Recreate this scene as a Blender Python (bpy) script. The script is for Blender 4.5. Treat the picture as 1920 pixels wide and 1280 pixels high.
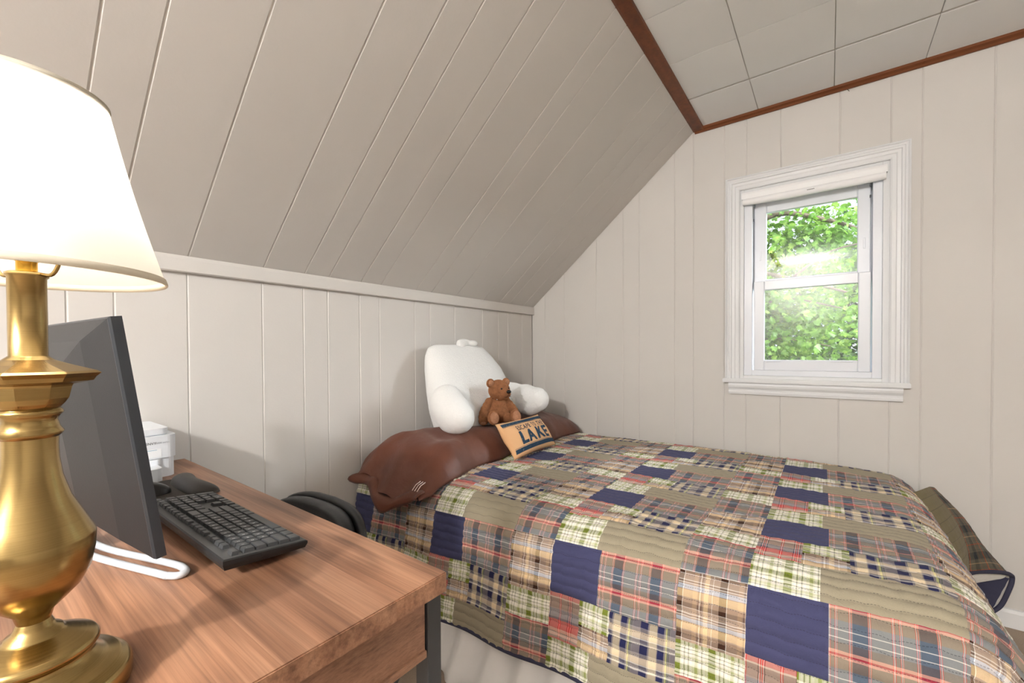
import bpy, bmesh, math, random
import numpy as np
from mathutils import Vector, Matrix, noise as mnoise

for o in list(bpy.data.objects): bpy.data.objects.remove(o)
scene = bpy.context.scene
COL = scene.collection
PI = math.pi

# ------------------------------------------------------------------ camera
YAW, PITCH, ROLL = 0.6430, -0.0138, -0.0046
F_PX, PP_Y = 794.4, 671.99
CAM = Vector((1.6886, -2.4949, 1.0855))
fw = Vector((-math.sin(YAW)*math.cos(PITCH), math.cos(YAW)*math.cos(PITCH), math.sin(PITCH)))
rt = Vector((math.cos(YAW), math.sin(YAW), 0)); up = rt.cross(fw)
rt2 = rt*math.cos(ROLL)+up*math.sin(ROLL); up2 = -rt*math.sin(ROLL)+up*math.cos(ROLL)
cd = bpy.data.cameras.new('camera'); cam = bpy.data.objects.new('camera', cd); COL.objects.link(cam)
cam.matrix_world = Matrix(((rt2.x, up2.x, -fw.x, CAM.x), (rt2.y, up2.y, -fw.y, CAM.y), (rt2.z, up2.z, -fw.z, CAM.z), (0, 0, 0, 1)))
cd.sensor_width = 36; cd.lens = F_PX/1920*36; cd.shift_y = (PP_Y-640)/1920; cd.clip_start = 0.02
scene.camera = cam

# ------------------------------------------------------------------ sky, sun, daylight, exposure
vs = scene.view_settings
vs.view_transform = 'Standard'; vs.look = 'None'; vs.gamma = 1; vs.use_curve_mapping = False
vs.exposure = 1.12
world = bpy.data.worlds.new('world'); scene.world = world; world.use_nodes = True
wn = world.node_tree; bgn = wn.nodes['Background']
bgn.inputs[0].default_value = (0.80, 0.90, 1.0, 1); bgn.inputs[1].default_value = 0.75
def light(name, kind, loc, energy, color=(1, 1, 1), size=None, size_y=None, look=None):
    l = bpy.data.lights.new(name, kind); o = bpy.data.objects.new(name, l); COL.objects.link(o)
    o.location = loc; l.energy = energy; l.color = color
    if kind == 'AREA':
        l.size = size
        if size_y: l.shape = 'RECTANGLE'; l.size_y = size_y
    elif size is not None:
        if kind == 'SUN': l.angle = size
        else: l.shadow_soft_size = size
    if look is not None:
        o.rotation_euler = (Vector(look)-Vector(loc)).to_track_quat('-Z', 'Y').to_euler()
    return o
light('sun_offscreen', 'SUN', (0, -6, 9), 2.6, (1, .95, .84), math.radians(2), look=(1.2, 3.0, 0))
# open sky to the right of the tree, reaching the room only through the window
light('window_sky_offscreen', 'AREA', (5.2, 2.85, 3.25), 620, (0.88, 0.95, 1.0), 3.3, 3.0, look=(1.6, 0, 1.42))
# lamp high in the room behind the camera; the photograph shows a warm glow from there mirrored in the lower pane
light('room_lamp_offscreen', 'POINT', (1.45, -4.2, 2.0), 80, (1.0, 0.985, 0.965), .07)

# ------------------------------------------------------------------ helpers
def S(r, g, b, k=1.0):
    def c(x):
        x = x/255
        return (x/12.92 if x <= 0.04045 else ((x+0.055)/1.055)**2.4)*k
    return (c(r), c(g), c(b), 1)
class NT:
    def __init__(s, name, col=(.5, .5, .5, 1), rough=.5, metal=0, spec=.5):
        s.m = bpy.data.materials.new(name); s.m.use_nodes = True; s.t = s.m.node_tree
        s.b = s.t.nodes['Principled BSDF']; s.out = s.t.nodes['Material Output']
        s.b.inputs['Base Color'].default_value = col; s.b.inputs['Roughness'].default_value = rough
        s.b.inputs['Metallic'].default_value = metal; s.b.inputs['Specular IOR Level'].default_value = spec
    def n(s, typ, **kw):
        nd = s.t.nodes.new(typ)
        for k, v in kw.items():
            if k in nd.bl_rna.properties: setattr(nd, k, v)
            else: nd.inputs[k].default_value = v
        return nd
    def l(s, a, b): s.t.links.new(a, b)
    def coord(s, kind='Object', scale=(1, 1, 1), rot=(0, 0, 0)):
        tc = s.n('ShaderNodeTexCoord'); mp = s.n('ShaderNodeMapping')
        mp.inputs['Scale'].default_value = scale; mp.inputs['Rotation'].default_value = rot
        s.l(tc.outputs[kind], mp.inputs[0]); return mp.outputs[0]
    def noise(s, vec, scale=5, detail=3, rough=.5, dist=0):
        nd = s.n('ShaderNodeTexNoise'); nd.inputs['Scale'].default_value = scale; nd.inputs['Detail'].default_value = detail
        nd.inputs['Roughness'].default_value = rough; nd.inputs['Distortion'].default_value = dist
        if vec is not None: s.l(vec, nd.inputs['Vector'])
        return nd.outputs[0]
    def ramp(s, fac, stops, interp='LINEAR'):
        nd = s.n('ShaderNodeValToRGB'); cr = nd.color_ramp; cr.interpolation = interp
        while len(cr.elements) < len(stops): cr.elements.new(0.5)
        for e, (p, c) in zip(cr.elements, stops): e.position = p; e.color = c
        s.l(fac, nd.inputs[0]); return nd.outputs[0]
    def mix(s, fac, a, b, mode='MIX'):
        nd = s.n('ShaderNodeMix', data_type='RGBA', blend_type=mode)
        if isinstance(fac, (int, float)): nd.inputs[0].default_value = fac
        else: s.l(fac, nd.inputs[0])
        for i, x in ((6, a), (7, b)):
            if isinstance(x, tuple): nd.inputs[i].default_value = x
            else: s.l(x, nd.inputs[i])
        return nd.outputs[2]
    def math(s, op, a, b=None):
        nd = s.n('ShaderNodeMath', operation=op)
        for i, x in ((0, a), (1, b)):
            if x is None: continue
            if isinstance(x, (int, float)): nd.inputs[i].default_value = x
            else: s.l(x, nd.inputs[i])
        return nd.outputs[0]
    def color(s, c): s.l(c, s.b.inputs['Base Color'])
    def bump(s, h, strength=.3, dist=.002):
        nd = s.n('ShaderNodeBump'); nd.inputs['Strength'].default_value = strength; nd.inputs['Distance'].default_value = dist
        s.l(h, nd.inputs['Height']); s.l(nd.outputs[0], s.b.inputs['Normal']); return nd
def simple(name, rgb, rough=.5, metal=0, spec=.5, bumps=None, var=0):
    t = NT(name, S(*rgb), rough, metal, spec)
    if bumps or var:
        co = t.coord('Object'); nz = t.noise(co, (bumps or (60,))[0], 4)
        if bumps: t.bump(nz, bumps[1], bumps[2])
        if var:
            n2 = t.noise(co, 3, 3); a = S(*rgb); lo = tuple(x*(1-var) for x in a[:3])+(1,); hi = tuple(min(1, x*(1+var)) for x in a[:3])+(1,)
            t.color(t.ramp(n2, [(.3, lo), (.7, hi)]))
    return t.m
def props(o, label=None, cat=None, group=None, kind=None):
    if label: o['label'] = label
    if cat: o['category'] = cat
    if group: o['group'] = group
    if kind: o['kind'] = kind
    return o
def link(name, me, mat=None, parent=None, smooth=False):
    o = bpy.data.objects.new(name, me); COL.objects.link(o)
    if mat and not me.materials: me.materials.append(mat)
    if parent is not None: o.parent = parent
    if smooth: me.shade_smooth()
    return o
def mesh(name, v, f, mat=None, parent=None, smooth=False):
    me = bpy.data.meshes.new(name); me.from_pydata([tuple(p) for p in v], [], f); me.update()
    return link(name, me, mat, parent, smooth)
def from_bm(name, bm, mat=None, parent=None, smooth=False):
    bmesh.ops.recalc_face_normals(bm, faces=bm.faces[:])
    me = bpy.data.meshes.new(name); bm.to_mesh(me); bm.free()
    return link(name, me, mat, parent, smooth)
def empty(name, loc=(0, 0, 0), rz=0):
    o = bpy.data.objects.new(name, None); COL.objects.link(o); o.location = loc; o.rotation_euler = (0, 0, rz); o.empty_display_size = .05
    return o
def bm_box(bm, lo, hi, bevel=0, seg=2):
    lo = Vector(lo); hi = Vector(hi)
    r = bmesh.ops.create_cube(bm, size=1); vs_ = r['verts']
    for v in vs_: v.co = Vector([lo[i]+(v.co[i]+.5)*(hi[i]-lo[i]) for i in range(3)])
    if bevel:
        es = list({e for v in vs_ for e in v.link_edges})
        bmesh.ops.bevel(bm, geom=es, offset=bevel, segments=seg, affect='EDGES', clamp_overlap=True)
def box(name, lo, hi, mat, parent=None, bevel=0, seg=2, smooth=False):
    bm = bmesh.new(); bm_box(bm, lo, hi, bevel, seg); return from_bm(name, bm, mat, parent, smooth)
def bm_prism(bm, poly, axis, a, b):
    """extrude a 2D polygon along axis (0,1,2); poly coords are the other two axes in order"""
    def P(p, h):
        c = list(p); c.insert(axis, h); return c
    A = [bm.verts.new(P(p, a)) for p in poly]; B = [bm.verts.new(P(p, b)) for p in poly]
    n = len(poly); bm.faces.new(A); bm.faces.new(B[::-1])
    for i in range(n): bm.faces.new((A[i], B[i], B[(i+1) % n], A[(i+1) % n]))
def lathe_data(prof, seg=64, octa=None):
    v = []; f = []
    for k, (r, z) in enumerate(prof):
        w = octa[k] if octa else 0
        for i in range(seg):
            a = 2*PI*i/seg
            rr = r
            if w:
                aa = (a+PI/8) % (PI/4)-PI/8; rr = r*((1-w)+w*math.cos(PI/8)/math.cos(aa)*1.04)
            v.append((rr*math.cos(a), rr*math.sin(a), z))
    for k in range(len(prof)-1):
        for i in range(seg):
            j = (i+1) % seg; f.append((k*seg+i, k*seg+j, (k+1)*seg+j, (k+1)*seg+i))
    return v, f
def lathe(name, prof, mat, parent=None, seg=64, octa=None, smooth=True):
    v, f = lathe_data(prof, seg, octa); return mesh(name, v, f, mat, parent, smooth)
def tube_data(pts, rad, seg=10, closed=False):
    pts = [Vector(p) for p in pts]; n = len(pts); v = []; f = []
    rads = rad if isinstance(rad, (list, tuple)) else [rad]*n
    ref = None
    for i, p in enumerate(pts):
        a = pts[i-1] if (i > 0 or closed) else pts[i]; b = pts[(i+1) % n] if (i < n-1 or closed) else pts[i]
        t = (b-a).normalized()
        if ref is None:
            ref = Vector((0, 0, 1)) if abs(t.z) < .9 else Vector((1, 0, 0))
        s = t.cross(ref).normalized(); q = s.cross(t).normalized(); ref = q
        for k in range(seg):
            an = 2*PI*k/seg; v.append(p+(s*math.cos(an)+q*math.sin(an))*rads[i])
    m = n if closed else n-1
    for i in range(m):
        for k in range(seg):
            j = (i+1) % n; f.append((i*seg+k, i*seg+(k+1) % seg, j*seg+(k+1) % seg, j*seg+k))
    if not closed:
        f.append(tuple(range(seg))[::-1]); f.append(tuple((n-1)*seg+k for k in range(seg)))
    return v, f
def tube(name, pts, rad, mat, parent=None, seg=10, closed=False):
    v, f = tube_data(pts, rad, seg, closed); return mesh(name, v, f, mat, parent, True)
def curve_pts(ctrl, n=8):
    """Catmull-Rom through control points"""
    c = [Vector(p) for p in ctrl]; out = []
    for i in range(len(c)-1):
        p0 = c[max(0, i-1)]; p1 = c[i]; p2 = c[i+1]; p3 = c[min(len(c)-1, i+2)]
        for k in range(n):
            t = k/n; out.append(.5*((2*p1)+(-p0+p2)*t+(2*p0-5*p1+4*p2-p3)*t*t+(-p0+3*p1-3*p2+p3)*t**3))
    out.append(c[-1]); return out
def text_mesh(body, size=1.0, offset=0.0, extrude=0.0, space=1.0):
    cu = bpy.data.curves.new('txt', 'FONT'); cu.body = body; cu.size = size; cu.offset = offset; cu.extrude = extrude; cu.space_character = space
    cu.resolution_u = 3; cu.align_x = 'CENTER'; cu.align_y = 'CENTER'
    o = bpy.data.objects.new('txt', cu); COL.objects.link(o)
    dg = bpy.context.evaluated_depsgraph_get(); dg.update()
    me = bpy.data.meshes.new_from_object(o.evaluated_get(dg)); bpy.data.objects.remove(o); bpy.data.curves.remove(cu)
    me.materials.clear(); return me
def remesh(o, voxel, smooth_it=8, fac=.5):
    m = o.modifiers.new('remesh', 'REMESH'); m.mode = 'VOXEL'; m.voxel_size = voxel; m.use_smooth_shade = True
    s = o.modifiers.new('smooth', 'SMOOTH'); s.iterations = smooth_it; s.factor = fac
def bm_ell(bm, c, r, rot=None, seg=20, ring=12):
    M = Matrix.Translation(Vector(c)) @ (rot.to_4x4() if rot is not None else Matrix.Identity(4)) @ Matrix.Diagonal((r[0], r[1], r[2], 1))
    bmesh.ops.create_uvsphere(bm, u_segments=seg, v_segments=ring, radius=1, matrix=M)
def copy_obj(o, parent=None):
    c = o.copy(); COL.objects.link(c); c.parent = parent; return c

# ------------------------------------------------------------------ materials: shell
def paint(name, rgb, rough=.55):
    t = NT(name, S(*rgb), rough, 0, .35); co = t.coord('Object')
    n1 = t.noise(co, 1.3, 3); a = S(*rgb)
    t.color(t.ramp(n1, [(.3, tuple(x*.97 for x in a[:3])+(1,)), (.7, tuple(min(1, x*1.03) for x in a[:3])+(1,))]))
    t.bump(t.noise(co, 140, 3), .12, .0015)
    return t.m
M_WALL = paint('greige_paint', (206, 202, 197)); M_SLOPE = M_TRIMP = M_BACK = M_WALL
M_TILE = paint('ceiling_tile_white', (232, 232, 231), .8)
M_GAP = simple('tile_core', (196, 190, 180), .9)
M_WHITE = paint('window_white', (222, 223, 224), .35)
M_VINYL = simple('vinyl_white', (224, 227, 233), .3)
M_BASEB = simple('baseboard_white', (232, 232, 232), .35)
def wood(name, c_dark, c_mid, c_light, scale=(1, 1, 1), rough=.4, figure=30.0, planks=None, amt=.6):
    """contour lines of a noise stretched along the grain, plus fine pores; scale is small along the grain"""
    t = NT(name, c_mid, rough, 0, .35)
    tc = t.n('ShaderNodeTexCoord'); sp = t.n('ShaderNodeSeparateXYZ'); t.l(tc.outputs['Object'], sp.inputs[0])
    vec = tc.outputs['Object']
    if planks:
        fl = t.math('FLOOR', t.math('DIVIDE', sp.outputs[1], planks)); wn_ = t.n('ShaderNodeTexWhiteNoise', noise_dimensions='1D'); t.l(fl, wn_.inputs['W'])
        ad = t.n('ShaderNodeVectorMath', operation='ADD'); t.l(vec, ad.inputs[0]); cb = t.n('ShaderNodeCombineXYZ'); t.l(t.math('MULTIPLY', wn_.outputs[0], 7.0), cb.inputs[0]); t.l(t.math('MULTIPLY', wn_.outputs[0], 3.0), cb.inputs[2]); t.l(cb.outputs[0], ad.inputs[1]); vec = ad.outputs[0]
    def mp(k):
        m_ = t.n('ShaderNodeMapping'); m_.inputs['Scale'].default_value = tuple(q*k_ for q, k_ in zip(scale, k)); t.l(vec, m_.inputs[0]); return m_.outputs[0]
    lo = t.noise(mp((1, 1, 1)), 1.0, 2, .45, .15)
    bands = t.math('MULTIPLY', t.math('ADD', t.math('SINE', t.math('MULTIPLY', lo, figure*6.28)), 1.0), .5)
    streak = t.noise(mp((2.2, 26, 26)), 1.0, 3, .6); pores = t.noise(mp((5, 75, 75)), 1.0, 2, .6); tone = t.noise(mp((.6, 1.4, 1.4)), 1.0, 2)
    c = t.ramp(bands, [(0, c_dark), (.45, c_mid), (1, c_light)])
    c = t.mix(1-amt, c, t.ramp(tone, [(.3, c_mid), (.7, c_light)]))
    c = t.mix(.45, c, t.ramp(streak, [(.28, c_dark), (.5, c_mid), (.72, c_light)]))
    c = t.mix(.30, c, t.ramp(pores, [(.35, (.45, .40, .38, 1)), (.55, (1, 1, 1, 1))]), 'MULTIPLY')
    if planks: c = t.mix(1.0, c, t.ramp(wn_.outputs[0], [(0, (.80, .79, .79, 1)), (1, (1.08, 1.05, 1.02, 1))]), 'MULTIPLY')
    t.color(c); t.bump(streak, .10, .001); return t.m
M_BROWN = wood('stained_trim_wood', S(84, 42, 20), S(112, 60, 30), S(128, 72, 38), (12, .8, 12), .45, 3)

# ------------------------------------------------------------------ room shell
XR, ZC, HK = 1.09, 2.305, 1.395      # ridge x, flat ceiling z, knee-wall top
XR2, XW2 = 2.75, 3.84                # mirrored slope on the far side of the room
YN = -4.5                            # gable wall behind the camera
SL = (ZC-HK)/XR
floor = None
def carpet():
    t = NT('beige_carpet', S(178, 160, 142), .95, 0, .1); co = t.coord('Object')
    a = t.noise(co, 420, 2, .7); b = t.noise(co, 9, 3)
    t.color(t.mix(.5, t.ramp(a, [(.3, S(150, 132, 115)), (.7, S(200, 184, 167))]), t.ramp(b, [(.3, S(168, 150, 132)), (.7, S(188, 170, 152))])))
    t.bump(a, .8, .004); return t.m
floor = box('floor', (-.1, YN-.1, -.08), (XW2+.1, .12, 0), carpet()); props(floor, kind='structure')

def plank_mesh(x0, x1, poly_fn, thick=.012, ch=.0032):
    return None
# knee wall on the left: a backing and vertical boards
wl = box('wall_left', (-.10, YN, 0), (-.010, 0, HK+.02), M_BACK); props(wl, kind='structure')
GA = [0, -.127, -.285, -.386, -.541, -.778, -.962, -1.065, -1.275, -1.380, -1.531, -1.634, -1.788, -2.017, -2.196, -2.294]
random.seed(4)
while GA[-1] > YN+.25: GA.append(GA[-1]-random.choice((.105, .15, .185, .23, .155)))
GA.append(YN)
CH, GD = .0036, .010
def board_profile(a, b):            # across-axis coordinate, depth out of the wall (0 = face)
    return [(a, -GD), (a, -.0024), (a+.0006, -.0024), (a+CH, 0), (b-CH, 0), (b-.0006, -.0024), (b, -.0024), (b, -GD)]
for a, b in zip(GA[1:], GA[:-1]):
    bm = bmesh.new(); pr = board_profile(a, b)
    bm_prism(bm, [(d, y) for y, d in pr], 2, 0, HK+.01); from_bm('plank', bm, M_WALL, wl)
# sloped ceiling
sc = mesh('ceiling_slope_left', *(lambda n: ([(x+n[0]*d, y, z+n[1]*d) for d in (-.010, -.09) for (x, z) in ((-.012, HK-.010), (XR+.02, ZC+.0167)) for y in (YN, 0)],
     [(0, 1, 3, 2), (4, 6, 7, 5), (0, 4, 5, 1), (2, 3, 7, 6), (0, 2, 6, 4), (1, 5, 7, 3)]))((.641, -.767)), M_BACK)
props(sc, kind='structure')
th = math.atan(SL); nx, nz = math.sin(th), -math.cos(th)     # inward normal of the slope
Ls = math.hypot(XR, ZC-HK)
for a, b in zip(GA[1:], GA[:-1]):
    bm = bmesh.new(); pr = board_profile(a, b)
    def P(y, d, s): return (s*math.cos(th)+nx*d, y, HK+s*math.sin(th)+nz*d)
    A = [bm.verts.new(P(y, d, -.005)) for y, d in pr]; B = [bm.verts.new(P(y, d, Ls+.01)) for y, d in pr]
    bm.faces.new(A); bm.faces.new(B[::-1]); n = len(A)
    for i in range(n): bm.faces.new((A[i], B[i], B[(i+1) % n], A[(i+1) % n]))
    from_bm('plank', bm, M_SLOPE, sc)
# gable wall with the window
WX0, WX1, WZ0, WZ1 = 1.305, 1.905, .945, 1.935   # rough opening
wf = empty('wall_far', (0, 0, 0)); props(wf, kind='structure')
def top_at(x): return min(HK+SL*x, ZC, HK+SL*(XW2-x))+.012
GB = [0, .108, .261, .495, .674, .774, .981, 1.081, 1.238, 1.341, 1.492, 1.723, 1.901, 2.001, 2.208]
while GB[-1] < XW2-.3: GB.append(GB[-1]+random.choice((.105, .15, .18, .235)))
GB.append(XW2)
def wall_piece(bm, x0, x1, z0, z1, y0, y1, chl, chr_):
    """board piece from z0 to z1 (None = roof line); chl/chr_: chamfer that side"""
    xs = [(x0, GD), (x0, .0024), (x0+.0006, .0024), (x0+CH, 0)] if chl else [(x0, GD), (x0, 0)]
    xe = [(x1-CH, 0), (x1-.0006, .0024), (x1, .0024), (x1, GD)] if chr_ else [(x1, 0), (x1, GD)]
    pr = xs
    for xm in (XR, XR2):
        if x0+CH < xm < x1-CH and z1 is None: pr = pr+[(xm, 0)]
    pr = pr+xe
    A = [bm.verts.new((x, y, z0)) for x, y in pr]; B = [bm.verts.new((x, y, top_at(x) if z1 is None else z1)) for x, y in pr]
    bm.faces.new(A); bm.faces.new(B[::-1]); n = len(A)
    for i in range(n): bm.faces.new((A[i], B[i], B[(i+1) % n], A[(i+1) % n]))
for a, b in zip(GB[:-1], GB[1:]):
    bm = bmesh.new()
    cuts = [a]+[c for c in (WX0, WX1) if a < c < b]+[b]
    for p, q in zip(cuts[:-1], cuts[1:]):
        cl, cr = p == a, q == b
        if p >= WX0-1e-6 and q <= WX1+1e-6:
            wall_piece(bm, p, q, 0, WZ0, 0, GD, cl, cr); wall_piece(bm, p, q, WZ1, None, 0, GD, cl, cr)
        else: wall_piece(bm, p, q, 0, None, 0, GD, cl, cr)
    from_bm('plank', bm, M_WALL, wf)
bm = bmesh.new()
for (x0, x1, z0, z1) in ((-.1, WX0, 0, 1), (WX1, XW2+.1, 0, 1), (WX0, WX1, 0, WZ0), (WX0, WX1, WZ1, 1)):
    zt = (lambda x: z1) if (z1 != 1) else (lambda x: min(HK+SL*x, ZC, HK+SL*(XW2-x))+.03)
    xs = [x0]+[x for x in (XR, XR2) if x0 < x < x1]+[x1]
    for p, q in zip(xs[:-1], xs[1:]):
        bm_prism(bm, [(p, z0), (q, z0), (q, zt(q)), (p, zt(p))], 1, .010, .13)
from_bm('backing', bm, M_BACK, wf)
# gable wall behind the camera and the far side of the room
bm = bmesh.new(); xs = [0, XR, XR2, XW2]
for p, q in zip(xs[:-1], xs[1:]): bm_prism(bm, [(p, 0), (q, 0), (q, top_at(q)), (p, top_at(p))], 1, YN-.1, YN)
wn2 = from_bm('wall_near', bm, M_WALL); props(wn2, kind='structure')
wr = box('wall_right', (XW2, YN-.1, 0), (XW2+.1, .1, HK+.02), M_WALL); props(wr, kind='structure')
s2 = mesh('ceiling_slope_right', [(XR2, YN, ZC), (XR2, 0, ZC), (XW2+.02, 0, HK), (XW2+.02, YN, HK), (XR2, YN, ZC+.1), (XR2, 0, ZC+.1), (XW2+.1, 0, HK+.1), (XW2+.1, YN, HK+.1)],
          [(0, 1, 2, 3), (7, 6, 5, 4), (0, 4, 5, 1), (1, 5, 6, 2), (2, 6, 7, 3), (3, 7, 4, 0)], M_SLOPE); props(s2, kind='structure')
# flat ceiling of square fibre tiles
ce = box('ceiling', (XR-.02, YN, ZC+.006), (XR2+.02, .0, ZC+.09), M_GAP); props(ce, kind='structure')
TS = .3048; TX, TY = 1.3962, -.327
bmT = bmesh.new(); bm_box(bmT, (-TS/2+.0011, -TS/2+.0008, 0), (TS/2-.0011, TS/2-.0008, .007), .0012, 1)
bmesh.ops.recalc_face_normals(bmT, faces=bmT.faces[:]); meT = bpy.data.meshes.new('ceiling_tile'); bmT.to_mesh(meT); bmT.free(); meT.materials.append(M_TILE)
def tile_at(x0, x1, y0, y1):
    if x1-x0 > TS-.001 and y1-y0 > TS-.001:
        o = bpy.data.objects.new('ceiling_tile', meT); COL.objects.link(o); o.location = ((x0+x1)/2, (y0+y1)/2, ZC); o.parent = ce
    else: box('ceiling_tile', (x0+.0011, y0+.0008, ZC), (x1-.0011, y1-.0008, ZC+.007), M_TILE, ce, .0012, 1)
ix = [XR]+[TX+k*TS for k in range(0, 5) if TX+k*TS < XR2-.01]+[XR2]
iy = [0]+[TY-k*TS for k in range(0, 15) if TY-k*TS > YN+.01]+[YN]
for x0, x1 in zip(ix[:-1], ix[1:]):
    for y1, y0 in zip(iy[:-1], iy[1:]): tile_at(x0, x1, y0, y1)
# trims
bm = bmesh.new(); bm_prism(bm, [(0, 1.352), (.013, 1.350), (.018, 1.354), (.018, 1.392), (.016, 1.404), (.0, 1.404)], 1, YN, -.001)
t1 = from_bm('trim_1', bm, M_TRIMP); props(t1, kind='structure')
bm = bmesh.new(); bm_prism(bm, [(1.078, ZC-.006), (1.092, ZC-.013), (1.137, ZC-.013), (1.138, ZC+.002), (1.09, ZC+.002)], 1, YN, -.0005)
t2 = from_bm('trim_2', bm, M_BROWN); props(t2, 'dark stained flat board along the ridge between slope and flat ceiling', kind='structure')
bm = bmesh.new(); bm_prism(bm, [(0, ZC-.020), (-.008, ZC-.022), (-.014, ZC-.014), (-.024, ZC-.008), (-.030, ZC+.001), (0, ZC+.001)], 0, 1.09, XR2)
t3 = from_bm('trim_3', bm, wood('stained_cove_wood', S(84, 42, 20), S(106, 58, 28), S(122, 70, 38), (.8, 12, 12), .4, 3)); props(t3, 'dark stained cove moulding where gable wall meets ceiling', kind='structure')
tube('loose_brad', [(1.748, -.004, 2.286), (1.752, -.008, 2.277), (1.756, -.009, 2.271)], .0012, simple('brad_dark', (50, 36, 26), .6), t3, 6)
# baseboards
for nm, poly, ax, a, b in (('baseboard_far', [(0, 0), (-.014, 0), (-.014, .058), (-.009, .07), (0, .072)], 0, 0, XW2), ('baseboard_left', [(0, 0), (.014, 0), (.014, .058), (.009, .07), (0, .072)], 1, YN, 0)):
    bm = bmesh.new(); bm_prism(bm, poly, ax, a, b); props(from_bm(nm, bm, M_BASEB), kind='structure')

# ------------------------------------------------------------------ window
W = empty('window_1', (1.6, 0, .93)); props(W, kind='structure')
def wchild(o):
    o.parent = W; o.matrix_parent_inverse = Matrix.Translation((-1.6, 0, -.93)); return o
CX0, CX1, CZ1 = 1.246, 1.965, 1.990
# moulded casing: profile across the width (0 outer .. .066 inner), proud of the wall
cas = [(0, 0), (0, .019), (.006, .021), (.010, .016), (.016, .014), (.021, .018), (.028, .018), (.031, .013), (.043, .012), (.047, .009), (.060, .009), (.066, .006), (.066, 0)]
def casing(name, p0, p1, outdir, m0, m1):
    """straight run p0->p1 along the outer edge, inward = outdir; m0/m1 mitre slopes"""
    p0 = Vector(p0); p1 = Vector(p1); along = (p1-p0).normalized(); inn = Vector(outdir); bm = bmesh.new()
    A = [bm.verts.new(p0+inn*w+along*(w*m0)+Vector((0, -d, 0))) for w, d in cas]
    B = [bm.verts.new(p1+inn*w-along*(w*m1)+Vector((0, -d, 0))) for w, d in cas]
    bm.faces.new(A); bm.faces.new(B[::-1]); n = len(cas)
    for i in range(n): bm.faces.new((A[i], B[i], B[(i+1) % n], A[(i+1) % n]))
    return wchild(from_bm(name, bm, M_WHITE))
casing('casing', (CX0, 0, .945), (CX0, 0, CZ1), (1, 0, 0), 0, 1)
casing('casing', (CX1, 0, .945), (CX1, 0, CZ1), (-1, 0, 0), 0, 1)
casing('casing', (CX0, 0, CZ1), (CX1, 0, CZ1), (0, 0, -1), 1, 1)
wchild(box('stool', (1.236, -.036, .925), (1.968, .012, .9465), M_WHITE, None, .003))
bm = bmesh.new(); bm_prism(bm, [(0, .865), (-.014, .865), (-.016, .876), (-.013, .882), (-.013, .890), (-.021, .902), (-.023, .912), (-.020, .925), (0, .925)], 0, 1.262, 1.945)
wchild(from_bm('apron', bm, M_WHITE))
# vinyl frame
def ring(name, xo0, xo1, zo0, zo1, xi0, xi1, zi0, zi1, y0, y1, mat, parent_fn, bev=.0015):
    bm = bmesh.new()
    bm_box(bm, (xo0, y0, zo0), (xi0, y1, zo1), bev, 1); bm_box(bm, (xi1, y0, zo0), (xo1, y1, zo1), bev, 1)
    bm_box(bm, (xi0, y0, zo0), (xi1, y1, zi0), bev, 1); bm_box(bm, (xi0, y0, zi1), (xi1, y1, zo1), bev, 1)
    return parent_fn(from_bm(name, bm, mat))
ring('jamb_liner', 1.300, 1.910, .945, 1.94, 1.329, 1.876, .962, 1.90, .004, .12, M_WHITE, wchild)
ring('frame', 1.329, 1.876, .962, 1.91, 1.3665, 1.8425, .990, 1.868, .018, .10, M_VINYL, wchild)
ring('blind_stop', 1.329, 1.876, .962, 1.91, 1.379, 1.830, .998, 1.860, .089, .112, M_VINYL, wchild)
lower = ring('lower_sash', 1.372, 1.8385, .989, 1.448, 1.4195, 1.794, 1.0425, 1.400, .028, .056, M_VINYL, wchild, .003)
upper = ring('upper_sash', 1.3705, 1.838, 1.414, 1.868, 1.4245, 1.7905, 1.460, 1.8035, .060, .088, M_VINYL, wchild, .003)
def schild(o, p): o.parent = p; o.matrix_parent_inverse = p.matrix_world.inverted() if False else Matrix.Identity(4); return o
def glass(name, haze):
    t = NT(name); nt = t.t; nt.nodes.remove(t.b)
    tr = t.n('ShaderNodeBsdfTransparent'); tr.inputs[0].default_value = (.97, .985, .98, 1)
    gl = t.n('ShaderNodeBsdfGlossy'); gl.inputs['Roughness'].default_value = .02
    lw = t.n('ShaderNodeLayerWeight'); lw.inputs[0].default_value = .5      # Schlick, the same on both faces of the pane
    sch = t.math('ADD', .04, t.math('MULTIPLY', t.math('POWER', lw.outputs['Facing'], 5.0), .96))
    mx = t.n('ShaderNodeMixShader'); t.l(sch, mx.inputs[0]); t.l(tr.outputs[0], mx.inputs[1]); t.l(gl.outputs[0], mx.inputs[2])
    last = mx.outputs[0]
    if haze:
        df = t.n('ShaderNodeBsdfDiffuse'); df.inputs[0].default_value = (.8, .82, .8, 1)
        m2 = t.n('ShaderNodeMixShader'); co = t.coord('Object'); nz = t.noise(co, 4, 2)
        t.l(t.ramp(nz, [(.35, (haze*.6,)*3+(1,)), (.7, (haze*1.5,)*3+(1,))]), m2.inputs[0])
        t.l(last, m2.inputs[1]); t.l(df.outputs[0], m2.inputs[2]); last = m2.outputs[0]
    t.l(last, t.out.inputs[0]); return t.m
M_GLASS = glass('clear_glass', 0); M_GLASS2 = glass('dusty_glass', .05)
for (nm, sash, lo, hi, m) in (('pane', lower, (1.417, .041, 1.040), (1.797, .045, 1.403), M_GLASS2), ('pane', upper, (1.422, .072, 1.457), (1.793, .076, 1.806), M_GLASS)):
    box(nm, lo, hi, m, sash)
for (x0, x1) in ((1.428, 1.496), (1.690, 1.776)):
    box('lift_rail', (x0, .020, 1.034), (x1, .029, 1.039), M_VINYL, lower, .001, 1)
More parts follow.
